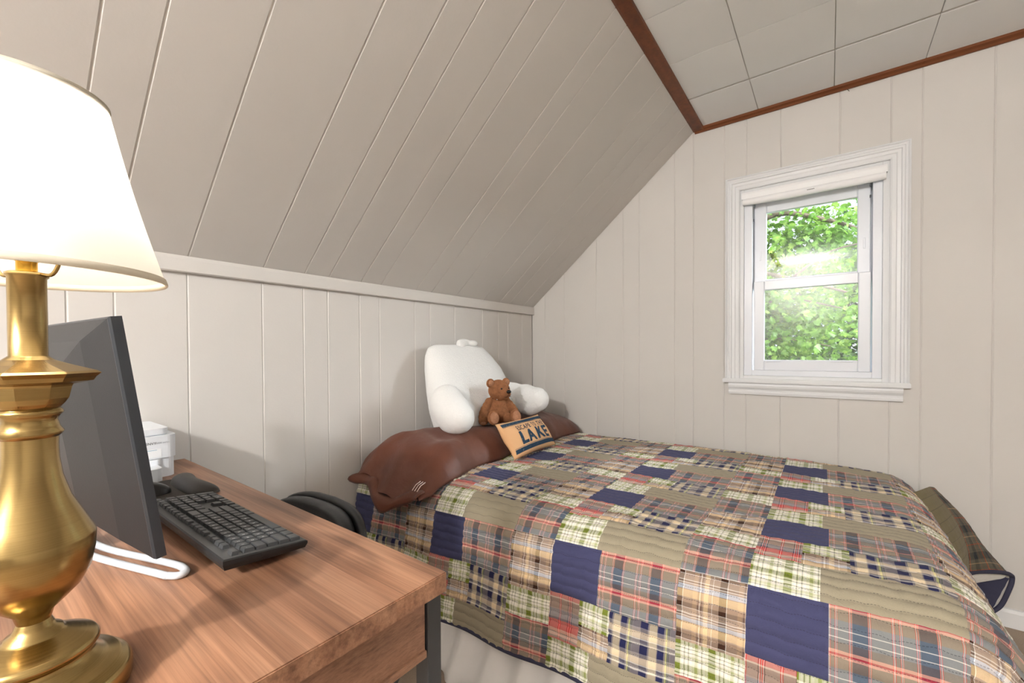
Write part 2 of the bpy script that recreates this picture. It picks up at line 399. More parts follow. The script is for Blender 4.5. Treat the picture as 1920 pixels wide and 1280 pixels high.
for x in (1.398, 1.816):
    box('tilt_latch', (x-.004, .056, 1.56), (x+.004, .061, 1.61), M_VINYL, upper, .001, 1)
M_SLOT = simple('balance_clip_grey', (92, 96, 104), .6)
for (x, z) in ((1.376, 1.836), (1.834, 1.836), (1.834, 1.786), (1.372, 1.765)):
    wchild(box('balance_clip', (x-.003, .017, z-.006), (x+.003, .026, z+.006), M_SLOT, None, .001, 1))
# raised roller blind, a thing of its own
bl = empty('window_blind', (1.604, 0, 1.88)); props(bl, 'white roller blind rolled up at the top of the window', 'blind')
def bchild(o): o.parent = bl; o.matrix_parent_inverse = Matrix.Translation((-1.604, 0, -1.88)); return o
M_BLIND = simple('blind_white', (240, 240, 240), .5)
bm = bmesh.new(); bm_prism(bm, [(-.010, 1.906), (-.018, 1.903), (-.021, 1.892), (-.019, 1.870), (.016, 1.870), (.016, 1.906)], 0, 1.321, 1.889)
bchild(from_bm('head_rail', bm, M_BLIND))
n = 60; v = []; f = []
for i in range(n+1):
    x = 1.325+(1.885-1.325)*i/n; t = i/n
    sag = .0012*math.sin(3*PI*t)+.003*math.sin(PI*t)+.003*math.exp(-((t-.42)/.18)**2)
    for k in range(7):
        a = k/6; z = 1.872-(.030+sag)*a; y = -.0165-.008*math.sin(PI*a)+.004*a; v.append((x, y, z))
    v.append((x, .008, 1.872-(.028+sag))); v.append((x, .008, 1.872))
for i in range(n):
    for k in range(8): f.append((i*9+k, (i+1)*9+k, (i+1)*9+k+1, i*9+k+1))
bchild(mesh('bottom_bar', v, f, M_BLIND, None, True))
for k in range(5): bchild(box('print_mark', (1.600+k*.006, -.0258, 1.8535), (1.6035+k*.006, -.0242, 1.8565), simple('print_black', (40, 40, 40), .7) if k == 0 else bpy.data.materials['print_black']))

# ------------------------------------------------------------------ bed
Z0 = .582                             # top of the quilt
UF, VN, VF, RQ = 1.86, 1.29, .15, .13  # flat limits (foot, near side, wall side) and roll-over radius
bed = empty('bed', (1.0, -.72, 0)); props(bed, 'full size bed with its head against the knee wall, under the patchwork quilt', 'bed')
def inbed(o): o.parent = bed; o.matrix_parent_inverse = Matrix.Translation((-1.0, .72, 0)); return o
M_MATT = simple('mattress_white', (232, 230, 226), .8, bumps=(200, .2, .002))
inbed(box('mattress', (.02, -1.385, .33), (1.945, -.055, .560), M_MATT, None, .05, 4, True))
inbed(box('box_spring', (.02, -1.375, .16), (1.94, -.06, .328), M_MATT, None, .02, 2, True))
for x in (.08, 1.88):
    for y in (-1.32, -.12): inbed(box('leg', (x-.025, y-.025, 0), (x+.025, y+.025, .17), simple('bed_leg_black', (30, 30, 30), .5) if 'bed_leg_black' not in bpy.data.materials else bpy.data.materials['bed_leg_black']))
# gathered white bed skirt
M_SKIRT = NT('bed_skirt_cotton', S(236, 234, 232), .85, 0, .2); _c = M_SKIRT.coord('Object'); M_SKIRT.bump(M_SKIRT.noise(_c, 18, 4), .35, .006); M_SKIRT = M_SKIRT.m
v = []; f = []; path = []
for i in range(240): path.append((.03+(1.95-.03)*i/239, -1.380, 0, -1))
for i in range(1, 150): path.append((1.948, -1.380+(1.380-.05)*i/149, 1, 0))
NZ = 14
random.seed(9)
ph = 0; s = 0; last = None; wob = []
for (x, y, nx_, ny_) in path:
    if last: ph += math.hypot(x-last[0], y-last[1])*2*PI/(.105+.03*math.sin(s*3.1)); s += math.hypot(x-last[0], y-last[1])
    last = (x, y); wob.append((.5+.5*math.sin(ph))**1.6)
for (x, y, nx_, ny_), w in zip(path, wob):
    for k in range(NZ):
        z = .335-(.335-.004)*k/(NZ-1); a = .115*(k/(NZ-1))**1.7+(.002+.030*(k/(NZ-1))**1.2)*w
        v.append((x+nx_*a, y+ny_*a, z))
for i in range(len(path)-1):
    for k in range(NZ-1): f.append((i*NZ+k, i*NZ+k+1, (i+1)*NZ+k+1, (i+1)*NZ+k))
sk = mesh('bed_skirt', v, f, M_SKIRT, None, True); sk.modifiers.new('thick', 'SOLIDIFY').thickness = .0015
props(sk, 'white gathered cotton bed skirt hanging below the quilt hem', 'bed skirt')

# ------------------------------------------------------------------ patchwork quilt
def fbm(x, y, seed=0.0):
    """cheap smooth 2D field"""
    return (np.sin(2.1*x+1.3*y+seed)+np.sin(-3.7*x+2.9*y+1.7*seed+.5)*.6+np.sin(5.3*x+6.1*y+2.3*seed+1.1)*.35+np.sin(9.7*x-7.3*y+.7*seed)*.22)/2.17
def drop_xyz(u, v):
    du = np.maximum(0, u-UF); dn = np.maximum(0, v-VN); df = np.maximum(0, VF-v)
    dv = dn-df; d = np.hypot(du, dv); dd = np.maximum(d, 1e-9)
    th_ = np.minimum(d/RQ, PI/2); ext = np.maximum(0, d-RQ*PI/2)
    flare = np.where(df > 0, 0.0, .15)
    hor = RQ*np.sin(th_)+flare*ext; ver = RQ*(1-np.cos(th_))+ext
    # soft folds in the hanging part
    wav = .007*np.minimum(1, ext/.12)*np.sin(np.where(dn > du, u, v)*17+1.2*np.sin(v*3))
    hor = hor+wav*np.where(df > 0, 0.15, 1)
    x = np.minimum(u, UF)+hor*du/dd
    y = -(np.clip(v, VF, VN)+hor*dv/dd)
    z = Z0-ver
    flat = np.exp(-(d/.08)**2)
    z = z+.006*fbm(u*2.2, v*2.6, 1.0)*(.3+.7*flat)
    z = z-.018*np.clip((u-1.2)/.7, 0, 1)**2*np.clip((.55-v)/.55, 0, 1)   # mattress corner sinks a little
    return x, y, z
def skew(U, V): return U-.012*np.maximum(0, .9-V), V+.05*(1.54-U)
QS = .0275
def qphase(U, V): return V/QS+.07*np.sin(U*17+V*5)+.05*np.sin(U*71+2*V)+.05*np.sin(U*150+9*V)
def quilt_xyz(U, V, lift=0.0, relief=True):
    u, v = skew(U, V); e = 1e-3
    P = np.stack(drop_xyz(u, v), -1)
    Pu = np.stack(drop_xyz(u+e, v), -1)-P; Pv = np.stack(drop_xyz(u, v+e), -1)-P
    N = np.cross(Pv, Pu); N /= np.maximum(np.linalg.norm(N, axis=-1, keepdims=True), 1e-12)
    N = np.where(N[..., 2:3] < -.3, -N, N)
    h = np.zeros_like(U)+lift
    if relief:
        q = qphase(U, V)
        ridge = np.abs(np.sin(PI*q))**.5
        puck = .5+.5*np.sin(U*2*PI/.034+3.5*np.sin(V*31)+2*np.sin(U*9))
        h = h+.0066*ridge*(.66+.34*puck)+.0018*fbm(U*14, V*16, 3.0)
    return P+N*h[..., None]
# fabrics
THREAD = S(44, 42, 52)
def fabric_common(t, col, bump=.55):
    co = t.coord('Object')
    fine = t.noise(co, 900, 2, .6); wr = t.noise(t.coord('UV', (30, 14, 1)), 1.0, 4, .6, .8)
    c = t.mix(.22, col, t.ramp(fine, [(.25, (.45, .45, .45, 1)), (.75, (1, 1, 1, 1))]), 'MULTIPLY')
    # running stitch in dark thread along the quilting lines
    um = t.n('ShaderNodeUVMap', uv_map='Stitch'); sp = t.n('ShaderNodeSeparateXYZ'); t.l(um.outputs[0], sp.inputs[0])
    ln = t.math('LESS_THAN', t.math('ABSOLUTE', t.math('SUBTRACT', t.math('FRACT', t.math('ADD', sp.outputs[1], .5)), .5)), .024)
    dash = t.math('LESS_THAN', t.math('FRACT', t.math('DIVIDE', sp.outputs[0], .0056)), .66)
    c = t.mix(t.math('MULTIPLY', t.math('MULTIPLY', ln, dash), .55), c, THREAD)
    t.color(c)
    h = t.math('ADD', t.math('MULTIPLY', wr, 1.0), t.math('MULTIPLY', fine, .06)); t.bump(h, bump, .007)
    t.b.inputs['Roughness'].default_value = .9; t.b.inputs['Specular IOR Level'].default_value = .12
    t.b.inputs['Sheen Weight'].default_value = .08
def stripes(defn, base):
    """[(start, colour, width)] on a base colour -> constant colour-ramp stops"""
    st = [(0.0, base)]
    for s0, c, w in sorted(defn, key=lambda q: q[0]):
        st = [q for q in st if not (s0 <= q[0] < s0+w)]
        prev = base
        st += [(s0, c), (min(.9999, s0+w), prev)]
    st.sort(key=lambda q: q[0]); out = []
    for q in st:
        if out and abs(out[-1][0]-q[0]) < 1e-5: out[-1] = q
        else: out.append(q)
    return out[:32]
def plaid(name, pu, su, bu, pv, sv, bv, fac=.5):
    t = NT(name); tc = t.n('ShaderNodeTexCoord'); sp = t.n('ShaderNodeSeparateXYZ'); t.l(tc.outputs['UV'], sp.inputs[0])
    a = t.ramp(t.math('FRACT', t.math('DIVIDE', sp.outputs[0], pu)), stripes(su, bu), 'CONSTANT')
    b = t.ramp(t.math('FRACT', t.math('DIVIDE', sp.outputs[1], pv)), stripes(sv, bv), 'CONSTANT')
    fabric_common(t, t.mix(fac, a, b)); return t.m
NAVY, TAN = S(70, 72, 104), S(158, 149, 128)
def solid(name, c):
    t = NT(name, c); fabric_common(t, c); return t.m
RED, PINK, WHT = S(206, 62, 58), S(238, 176, 152), S(240, 236, 228)
SLT, BLU, TPE, MAR = S(120, 132, 140), S(10, 40, 78), S(136, 118, 98), S(78, 26, 44)
def triple(p, w=.011): return [(p, RED, w), (p+w, WHT, w*.7), (p+1.7*w, MAR, w), (p+2.7*w, WHT, w*.7), (p+3.4*w, RED, w)]
M_RB = plaid('plaid_red_blue', .100, triple(.06)+triple(.17)+triple(.40)+[(.46, BLU, .24)]+triple(.70), S(140, 134, 126),
             .088, [(0, PINK, .07), (.07, RED, .05), (.12, PINK, .05), (.17, S(146, 128, 104), .23), (.46, SLT, .34), (.58, WHT, .02), (.74, WHT, .02), (.84, S(120, 110, 100), .16)], SLT)
M_NP = plaid('plaid_navy_taupe', .094, [(0, S(48, 50, 86), .20), (.24, S(222, 206, 172), .20), (.46, S(46, 50, 92), .16), (.66, S(214, 214, 140), .10), (.70, S(110, 120, 96), .02), (.74, S(110, 120, 96), .02), (.80, S(150, 142, 140), .20)], S(158, 150, 146),
             .060, [(0, S(238, 234, 224), .05), (.07, S(34, 36, 70), .30), (.42, S(150, 142, 136), .12), (.55, S(232, 212, 178), .24), (.80, WHT, .03), (.84, S(120, 116, 118), .10)], S(150, 146, 150))
M_BR = plaid('plaid_brown_tan', .098, [(0, S(40, 22, 14), .34), (.16, WHT, .015), (.40, S(186, 160, 134), .10), (.52, S(110, 86, 80), .02), (.56, WHT, .015), (.60, S(110, 86, 80), .02), (.66, S(226, 200, 160), .10), (.84, WHT, .015)], S(164, 144, 128),
             .074, [(0, S(74, 50, 38), .30), (.13, WHT, .018), (.32, WHT, .022), (.36, S(110, 96, 92), .02), (.40, WHT, .022), (.46, S(208, 220, 236), .14), (.62, S(238, 208, 160), .22), (.88, S(150, 124, 104), .12)], S(176, 156, 140))
GRN, CRM, GRY = S(118, 130, 50), S(226, 224, 202), S(92, 92, 88)
M_GR = plaid('plaid_green_cream', .078, [(.02, GRN, .20), (.26, WHT, .05), (.33, GRY, .02), (.38, WHT, .05), (.45, GRY, .02), (.50, WHT, .06), (.64, S(176, 182, 128), .08), (.76, WHT, .05), (.83, GRY, .02), (.88, WHT, .05)], CRM,
             .058, [(0, GRN, .26), (.28, CRM, .05), (.35, GRY, .035), (.42, WHT, .06), (.50, GRY, .03), (.56, WHT, .08), (.66, S(190, 194, 150), .10), (.78, GRY, .03), (.84, WHT, .10)], CRM)
M_RX = plaid('plaid_bright_red', .070, [(.10, RED, .03), (.13, WHT, .02), (.15, RED, .03), (.50, MAR, .03), (.53, WHT, .02), (.55, RED, .03), (.62, RED, .03), (.65, WHT, .02), (.67, MAR, .03)], S(170, 150, 142),
             .120, [(0, S(196, 86, 76), .08), (.08, S(206, 192, 170), .03), (.11, S(128, 110, 92), .22), (.36, S(122, 134, 142), .20), (.55, S(40, 62, 92), .05), (.60, S(214, 34, 32), .20), (.80, PINK, .08), (.90, S(236, 200, 180), .06)], S(156, 140, 130))
M_NAVY, M_TAN = solid('cotton_navy', NAVY), solid('cotton_khaki', TAN)
quilt = empty('quilt', (1.0, -.7, .58)); props(quilt, 'patchwork quilt of navy, khaki and plaid squares spread over the bed', 'quilt')
QINV = Matrix.Translation((-1.0, .7, -.58))
def inquilt(o): o.parent = quilt; o.matrix_parent_inverse = QINV; return o
PU, PV = .51, .375
BLOCK = [(0, .135, -.105, 0, 'G'), (.135, .36, -.105, 0, 'T'), (0, .15, 0, .145, 'N'), (.15, .36, 0, .145, 'RB'),
         (0, .097, .145, .27, 'RX'), (.097, .19, .145, .208, 'G'), (.097, .19, .208, .27, 'BR'), (.19, .36, .145, .27, 'NP'),
         (.36, .51, -.135, 0, 'RB'), (.36, .51, 0, .16, 'BR'), (.36, .51, .16, .24, 'G')]
MATS = {'G': M_GR, 'T': M_TAN, 'N': M_NAVY, 'RB': M_RB, 'RX': M_RX, 'BR': M_BR, 'NP': M_NP}
UMIN, UMAX, VMIN, VMAX = .03, 2.34, -.20, 1.748
random.seed(21)
def patch(u0, u1, v0, v1, kind):
    a0, a1, b0, b1 = max(u0, UMIN), min(u1, UMAX), max(v0, VMIN), min(v1, VMAX)
    if a1-a0 < .004 or b1-b0 < .004: return
    nu = max(2, int(round((a1-a0)/.0105))); nv = max(2, int(round((b1-b0)/.0036)))
    U, V = np.meshgrid(np.linspace(a0, a1, nu+1), np.linspace(b0, b1, nv+1), indexing='ij')
    P = quilt_xyz(U, V).reshape(-1, 3)
    I = np.arange((nu+1)*(nv+1)).reshape(nu+1, nv+1)
    F = np.stack([I[:-1, :-1], I[:-1, 1:], I[1:, 1:], I[1:, :-1]], -1).reshape(-1, 4)
    me = bpy.data.meshes.new('patch'); me.from_pydata(P.tolist(), [], F.tolist())
    me.uv_layers.new(name='UVMap'); me.uv_layers.new(name='Stitch'); uv = me.uv_layers['UVMap']
    ou, ov = random.random()*.015, random.random()*.01
    if kind == 'RX': ou, ov = random.random()*.05, 0
    if kind in ('N', 'T'): ou, ov = random.random(), random.random()
    UVv = np.stack([U-u0+ou, V-v0+ov], -1).reshape(-1, 2)
    li = np.zeros(len(me.loops), dtype=np.int32); me.loops.foreach_get('vertex_index', li)
    uv.data.foreach_set('uv', UVv[li].astype(np.float32).ravel())
    uv2 = me.uv_layers['Stitch']; uv2.data.foreach_set('uv', np.stack([U, qphase(U, V)], -1).reshape(-1, 2)[li].astype(np.float32).ravel())
    inquilt(link('patch', me, MATS[kind], None, True))
for i in range(-4, 3):
    for j in range(-5, 4):
        for (u0, u1, v0, v1, kd) in BLOCK:
            patch(1.54+i*PU+u0, 1.54+i*PU+u1, 1.02+j*PV+v0, 1.02+j*PV+v1, kd)
# lining under the patches and the navy bound edge
U, V = np.meshgrid(np.linspace(UMIN, UMAX, 90), np.linspace(VMIN, VMAX, 90), indexing='ij')
P = quilt_xyz(U, V, -.008, False).reshape(-1, 3); I = np.arange(8100).reshape(90, 90)
F = np.stack([I[:-1, :-1], I[:-1, 1:], I[1:, 1:], I[1:, :-1]], -1).reshape(-1, 4)
M_LINE = simple('quilt_lining', (214, 208, 196), .9)
inquilt(mesh('lining', P, F.tolist(), M_LINE, None, True))
M_BIND = simple('quilt_binding_navy', (52, 52, 74), .85, bumps=(120, .3, .002))
for (Uc, Vc) in ((np.linspace(UMIN, UMAX, 200), np.full(200, VMAX)), (np.full(160, UMAX), np.linspace(VMAX, VMIN+.3, 160))):
    P = quilt_xyz(Uc, Vc, 0, False); inquilt(tube('binding', P.tolist(), .0075, M_BIND, None, 8))
# corner of the quilt standing off the foot of the bed beside the gable wall
M_DPL = plaid('plaid_dark_green', .11, [(.1, S(176, 64, 24), .20), (.16, S(220, 150, 90), .02), (.5, S(34, 44, 46), .2), (.8, S(160, 90, 60), .02)], S(98, 92, 76), .09, [(.1, S(180, 76, 36), .04), (.4, S(30, 36, 40), .25), (.8, S(190, 160, 120), .03)], S(104, 98, 80))
M_OLIVE = solid('cotton_olive', S(122, 112, 84))
def sheet(name, rows, mat, nu=14, nv=14, amp=.003, uvs=.3):
    """smooth sheet through a list of control rows"""
    R = [curve_pts(r, nu) for r in rows]; cols = [curve_pts([R[k][i] for k in range(len(R))], nv) for i in range(len(R[0]))]
    A, B = len(cols), len(cols[0]); v = []
    for i in range(A):
        for j in range(B):
            p = cols[i][j]; q = amp*math.sin(j*1.9+.6*math.sin(i*.9)); v.append((p.x, p.y-q, p.z+q*.3))
    f = [(i*B+j, (i+1)*B+j, (i+1)*B+j+1, i*B+j+1) for i in range(A-1) for j in range(B-1)]
    o = mesh(name, v, f, mat, None, True); o.data.uv_layers.new(name='UVMap'); o.data.uv_layers.new(name='Stitch'); uv = o.data.uv_layers['UVMap']; st_uv = o.data.uv_layers['Stitch']
    for lp in o.data.loops:
        i, j = divmod(lp.vertex_index, B); uv.data[lp.index].uv = (i/A*uvs, j/B*uvs); st_uv.data[lp.index].uv = (i/A*uvs, j/B*uvs/.03)
    return inquilt(o)
sheet('patch', [[(1.90, -.36, .535), (1.975, -.23, .545), (2.015, -.12, .537)], [(1.97, -.44, .44), (2.04, -.29, .45), (2.075, -.175, .445)], [(1.99, -.46, .34), (2.07, -.32, .352), (2.105, -.205, .348)], [(1.99, -.48, .23), (2.07, -.34, .248), (2.110, -.220, .258)]], M_OLIVE)
sheet('patch', [[(2.015, -.12, .537), (2.035, -.07, .525), (2.050, -.014, .503)], [(2.075, -.175, .445), (2.115, -.095, .428), (2.135, -.02, .39)], [(2.105, -.205, .348), (2.158, -.11, .335), (2.19, -.025, .30)], [(2.110, -.220, .258), (2.190, -.125, .248), (2.248, -.04, .222)]], M_DPL)
tube('binding', curve_pts([(1.99, -.48, .228), (2.07, -.34, .246), (2.110, -.220, .256), (2.190, -.125, .246), (2.250, -.045, .221), (2.258, -.035, .195), (2.245, -.05, .155), (2.225, -.06, .10), (2.20, -.07, .07)], 8), .008, M_BIND, None, 8).parent = quilt
bpy.data.objects[[o.name for o in bpy.data.objects if o.name.startswith('binding')][-1]].matrix_parent_inverse = QINV
M_SHERPA = simple('quilt_back_white', (226, 222, 214), .95, bumps=(45, .8, .008))
sheet('backing', [[(2.04, -.26, .262), (2.14, -.15, .262), (2.245, -.04, .224)], [(2.05, -.24, .215), (2.15, -.13, .205), (2.238, -.035, .20)], [(2.05, -.21, .165), (2.14, -.11, .178), (2.225, -.03, .188)]], M_SHERPA, amp=.004)
sheet('backing', [[(2.05, -.10, .26), (2.15, -.05, .22), (2.252, -.03, .20)], [(2.05, -.10, .10), (2.14, -.05, .07), (2.20, -.062, .07)]], M_BIND, amp=.002)

# ------------------------------------------------------------------ brown pillow
def quilt_top(x, y):
    """quilt height under a point of the pillow"""
    v = -y
    if v <= VN: return Z0
    d = min(v-VN, RQ*.98); return Z0-.32*RQ*(1-math.sqrt(max(0, 1-(d/RQ)**2)))
M_SATIN = NT('brown_sateen', S(98, 56, 40), .5, 0, .3); _t = M_SATIN; _t.b.inputs['Sheen Weight'].default_value = .08
_c = _t.coord('Object'); _t.bump(_t.math('ADD', _t.noise(_t.coord('Object', (1, 1, 1)), 9, 4, .55, 1.0), _t.math('MULTIPLY', _t.noise(_c, 700, 2), .03)), .35, .012)
_t.color(_t.ramp(_t.noise(_c, 5, 3), [(.3, S(90, 50, 35)), (.7, S(106, 62, 45))])); M_SATIN = M_SATIN.m
bp = empty('pillow', (.25, -.72, .58)); props(bp, 'long brown sateen pillow across the head of the bed', 'pillow')
def inbp(o): o.parent = bp; o.matrix_parent_inverse = Matrix.Translation((-.25, .72, -.58)); return o
NY, NS = 120, 40; v = []; f = []
def pillow_section(t):
    """t 0 far end .. 1 near end: y, x back, x front, top height, flatness"""
    y = -.005-1.475*t
    xb = .02+.03*(1-min(1, t/.06))**2+.075*max(0, (t-.93)/.07)
    xf = .405+.085*t+.02*math.sin(t*9)+.012*math.sin(t*23) - .20*(max(0, 1-t/.07))**1.5
    h = .145*min(1, (max(t, .0001)/.20))**.55*(1-.10*math.exp(-((t-.45)/.18)**2))
    if t > .84: h *= 1-.66*((t-.84)/.16)**1.3
    return y, xb, xf, max(.012, h)
for i in range(NY+1):
    t = i/NY; y, xb, xf, h = pillow_section(t)
    for k in range(NS):
        a = 2*PI*k/NS; s_ = math.cos(a); c_ = math.sin(a)
        x = (xb+xf)/2+(xf-xb)/2*math.copysign(abs(s_)**.75, s_)
        base = quilt_top(x, y)+.004
        prof = (1-abs(s_)**2.6)**.62
        if c_ >= 0:
            wr = .020*(abs(math.sin(t*19+x*7+1.5*math.sin(x*11+t*6)))**.7-.5)*max(0, (t-.70)/.30)**.7+.005*math.sin(t*21+x*20)+.004*math.sin(x*45-t*12)*(.3+t)
            qe = max(0, (t-.70)/.30)
            wr += qe*(.013*math.sin(x*34-t*16)+.009*math.sin(x*58+t*26+1.0))+.0035*math.sin(t*110+x*6)*max(0, s_-.55)*2
            z = base+h*prof*(1-.12*(s_ > 0)*s_)+wr*prof**.7
        else: z = base+.002
        yy = y
        if t > .9:       # the open end of the case: ragged hem, drooping tip at the front
            q = (t-.9)/.1; yy = y-q*(.02*math.sin(x*22+1.0))
            z -= q*q*(.004+.075*math.exp(-((x-.33)/.10)**2)*(1 if c_ >= 0 else .8))
        v.append((x, yy, z))
for i in range(NY):
    for k in range(NS): f.append((i*NS+k, i*NS+(k+1) % NS, (i+1)*NS+(k+1) % NS, (i+1)*NS+k))
f.append(tuple(range(NS))); 
pc = inbp(mesh('pillow_case', v, f, M_SATIN, None, True))
# turned hem of the case at the open end, with three stitched bars
v = []; f = []; nh = 48
for i in range(nh+1):
    s_ = i/nh; x = .085+.405*s_; dr = .085*math.exp(-((x-.33)/.10)**2)
    zb = quilt_top(x, -1.47)+.004
    for k, (dy, dz) in enumerate(((0.02, .050), (-.006, .046), (-.020, .030), (-.026, .010), (-.018, -.006))):
        yy = -1.470+dy-.018*math.sin(x*22+1.0)-.010*dr/.085
        v.append((x, yy, zb+dz*(.55+.45*math.sin(PI*min(1, max(0, s_))))-dr*.75+.004*math.sin(x*60+k)))
for i in range(nh):
    for k in range(4): f.append((i*5+k, i*5+k+1, (i+1)*5+k+1, (i+1)*5+k))
hm = inbp(mesh('case_hem', v, f, M_SATIN, None, True)); hm.modifiers.new('thick', 'SOLIDIFY').thickness = .004
M_STITCH = simple('stitch_cream', (222, 200, 190), .8)
for k in range(3):
    x = .452+k*.013; inbp(tube('stitched_bar', [(x, -1.425, quilt_top(x, -1.42)+.052), (x+.003, -1.450, quilt_top(x, -1.45)+.046), (x+.005, -1.470, quilt_top(x, -1.46)+.030)], .0016, M_STITCH, None, 6))

# ------------------------------------------------------------------ white backrest cushion
M_FLEECE = NT('white_fleece', S(240, 240, 238), .95, 0, .1); _t = M_FLEECE; _t.b.inputs['Sheen Weight'].default_value = .4
_c = _t.coord('Object'); _t.bump(_t.math('ADD', _t.noise(_c, 160, 4, .7), _t.math('MULTIPLY', _t.noise(_c, 14, 3), .8)), .5, .008); M_FLEECE = M_FLEECE.m
bc = empty('backrest_cushion', (.2, -.75, .70)); props(bc, 'white fleece backrest cushion with arms leaning on the knee wall', 'cushion')
def inbc(o): o.parent = bc; o.matrix_parent_inverse = Matrix.Translation((-.2, .75, -.70)); return o
bm = bmesh.new()
Rt = Matrix.Rotation(math.radians(-13), 3, 'Y')
# back panel: a soft slab tapering to the top, tilted towards the wall
rows = [(.70, -1.09, -.50, .085), (.80, -1.10, -.49, .095), (.90, -1.095, -.50, .09), (1.00, -1.085, -.54, .078), (1.07, -1.07, -.60, .065), (1.115, -1.045, -.645, .045), (1.13, -1.00, -.69, .025)]
prev = None
for (z, ya, yb, d) in rows:
    xc = .195-(z-.70)*.27; cur = []
    for k in range(28):
        a = 2*PI*k/28; cs, sn = math.cos(a), math.sin(a)
        y = (ya+yb)/2+(yb-ya)/2*math.copysign(abs(cs)**.55, cs); x = xc+d*math.copysign(abs(sn)**.8, sn)
        cur.append(bm.verts.new((max(.012, x), y, z)))
    if prev: 
        for k in range(28): bm.faces.new((prev[k], prev[(k+1) % 28], cur[(k+1) % 28], cur[k]))
    else: bm.faces.new(cur[::-1])
    prev = cur
bm.faces.new(prev)
def arm_chain(bm, pts):
    for (c, r) in pts: bm_ell(bm, c, r)
arm_chain(bm, [((.25, -1.085, .84), (.085, .085, .10)), ((.30, -1.095, .815), (.085, .078, .085)), ((.335, -1.095, .79), (.075, .072, .075)), ((.30, -1.09, .775), (.085, .072, .068))])
arm_chain(bm, [((.20, -.50, .825), (.10, .075, .088)), ((.28, -.485, .825), (.09, .072, .080)), ((.35, -.475, .818), (.075, .068, .072)), ((.30, -.48, .79), (.09, .070, .066))])
cu = inbc(from_bm('cushion_body', bm, M_FLEECE)); remesh(cu, .011, 7, .5)
bm = bmesh.new(); bm_ell(bm, (.10, -.81, 1.142), (.022, .055, .020)); bm_ell(bm, (.115, -.755, 1.138), (.022, .035, .018)); bm_ell(bm, (.105, -.84, 1.128), (.02, .03, .02))
hd = inbc(from_bm('carry_handle', bm, M_FLEECE)); remesh(hd, .006, 5)

# ------------------------------------------------------------------ teddy bear
def plush(name, rgb):
    t = NT(name, S(*rgb), .95, 0, .1); t.b.inputs['Sheen Weight'].default_value = .5; t.b.inputs['Sheen Tint'].default_value = S(*[min(255, int(c*1.25)) for c in rgb])
    co = t.coord('Object'); a = S(*rgb); nz = t.noise(co, 55, 4, .65)
    t.color(t.ramp(nz, [(.3, tuple(x*.72 for x in a[:3])+(1,)), (.7, tuple(min(1, x*1.2) for x in a[:3])+(1,))])); t.bump(t.noise(co, 380, 3, .7), .6, .004); return t.m
M_PLUSH, M_PLUSH2 = plush('brown_plush', (140, 94, 64)), plush('light_brown_plush', (164, 118, 90))
M_BLACK = simple('black_gloss', (18, 17, 17), .25)
tb = empty('teddy_bear', (.322, -.792, .722), math.radians(-28)); tb.scale = (1.06, 1.12, 1.06); props(tb, 'small brown plush teddy bear sitting against the white backrest cushion', 'teddy bear')
# local frame: +x is the way the body faces, +z up
bm = bmesh.new()
RZ = lambda d: Matrix.Rotation(math.radians(d), 3, 'Z')
RY = lambda d: Matrix.Rotation(math.radians(d), 3, 'Y')
RX_ = lambda d: Matrix.Rotation(math.radians(d), 3, 'X')
bm_ell(bm, (-.005, 0, .048), (.046, .056, .050)); bm_ell(bm, (-.010, 0, .085), (.037, .046, .045)); bm_ell(bm, (-.012, 0, .112), (.028, .034, .024))
Hc = Vector((.004, .004, .160)); HR = RZ(17)
def H(p): return Hc+HR @ (Vector(p)*1.15)
def hs(*r): return tuple(q*1.15 for q in r)
bm_ell(bm, H((0, 0, 0)), hs(.043, .046, .042), HR); bm_ell(bm, H((-.004, 0, .012)), hs(.036, .042, .034), HR)
bm_ell(bm, H((.034, 0, -.012)), hs(.025, .026, .022), HR); bm_ell(bm, H((.028, 0, -.022)), hs(.022, .024, .016), HR)
for s_ in (-1, 1):
    bm_ell(bm, H((-.006, s_*.040, .032)), hs(.010, .020, .020), HR @ RX_(-s_*20))
    # arms hang down at the sides
    for k in range(6):
        q = k/5; bm_ell(bm, (-.004+.026*q, s_*(.044+.038*math.sin(q*1.7)), .105-.084*q), (.020+.003*q, .019+.003*q, .022))
    # legs stretch forward, soles up
    for k in range(5):
        q = k/4; bm_ell(bm, (.022+.046*q, s_*(.032+.020*q), .026+.006*q), (.024, .024, .024))
    bm_ell(bm, (.076, s_*.054, .040), (.017, .027, .034), RY(-14))
bb = from_bm('body', bm, M_PLUSH, tb); remesh(bb, .0032, 4, .5)
for s_ in (-1, 1):
    bm = bmesh.new(); bm_ell(bm, (.0905, s_*.054, .042), (.005, .020, .027), RY(-14)); from_bm('foot_pad', bm, M_PLUSH2, tb, True)
    bm = bmesh.new(); bm_ell(bm, H((.001, s_*.041, .032)), hs(.008, .013, .014), HR @ RX_(-s_*20)); from_bm('inner_ear', bm, M_PLUSH2, tb, True)
    bm = bmesh.new(); bm_ell(bm, H((.0365, s_*.018, .010)), (.0045, .0045, .0045)); from_bm('eye', bm, M_BLACK, tb, True)
    bm = bmesh.new(); bm_ell(bm, (.0245, s_*.083, .018), (.020, .0185, .020)); from_bm('paw', bm, M_PLUSH2, tb, True)
bm = bmesh.new(); bm_ell(bm, H((.060, 0, -.002)), (.009, .0125, .009), HR); from_bm('nose', bm, M_BLACK, tb, True)
M_MOUTH = simple('mouth_thread', (70, 36, 22), .9)
for s_ in (-1, 1):
    tube('mouth', [H((.0615, 0, -.014)), H((.0595, s_*.008, -.022)), H((.052, s_*.016, -.024))], .0012, M_MOUTH, tb, 6)
tube('mouth', [H((.0625, 0, -.008)), H((.0618, 0, -.016))], .0012, M_MOUTH, tb, 6)
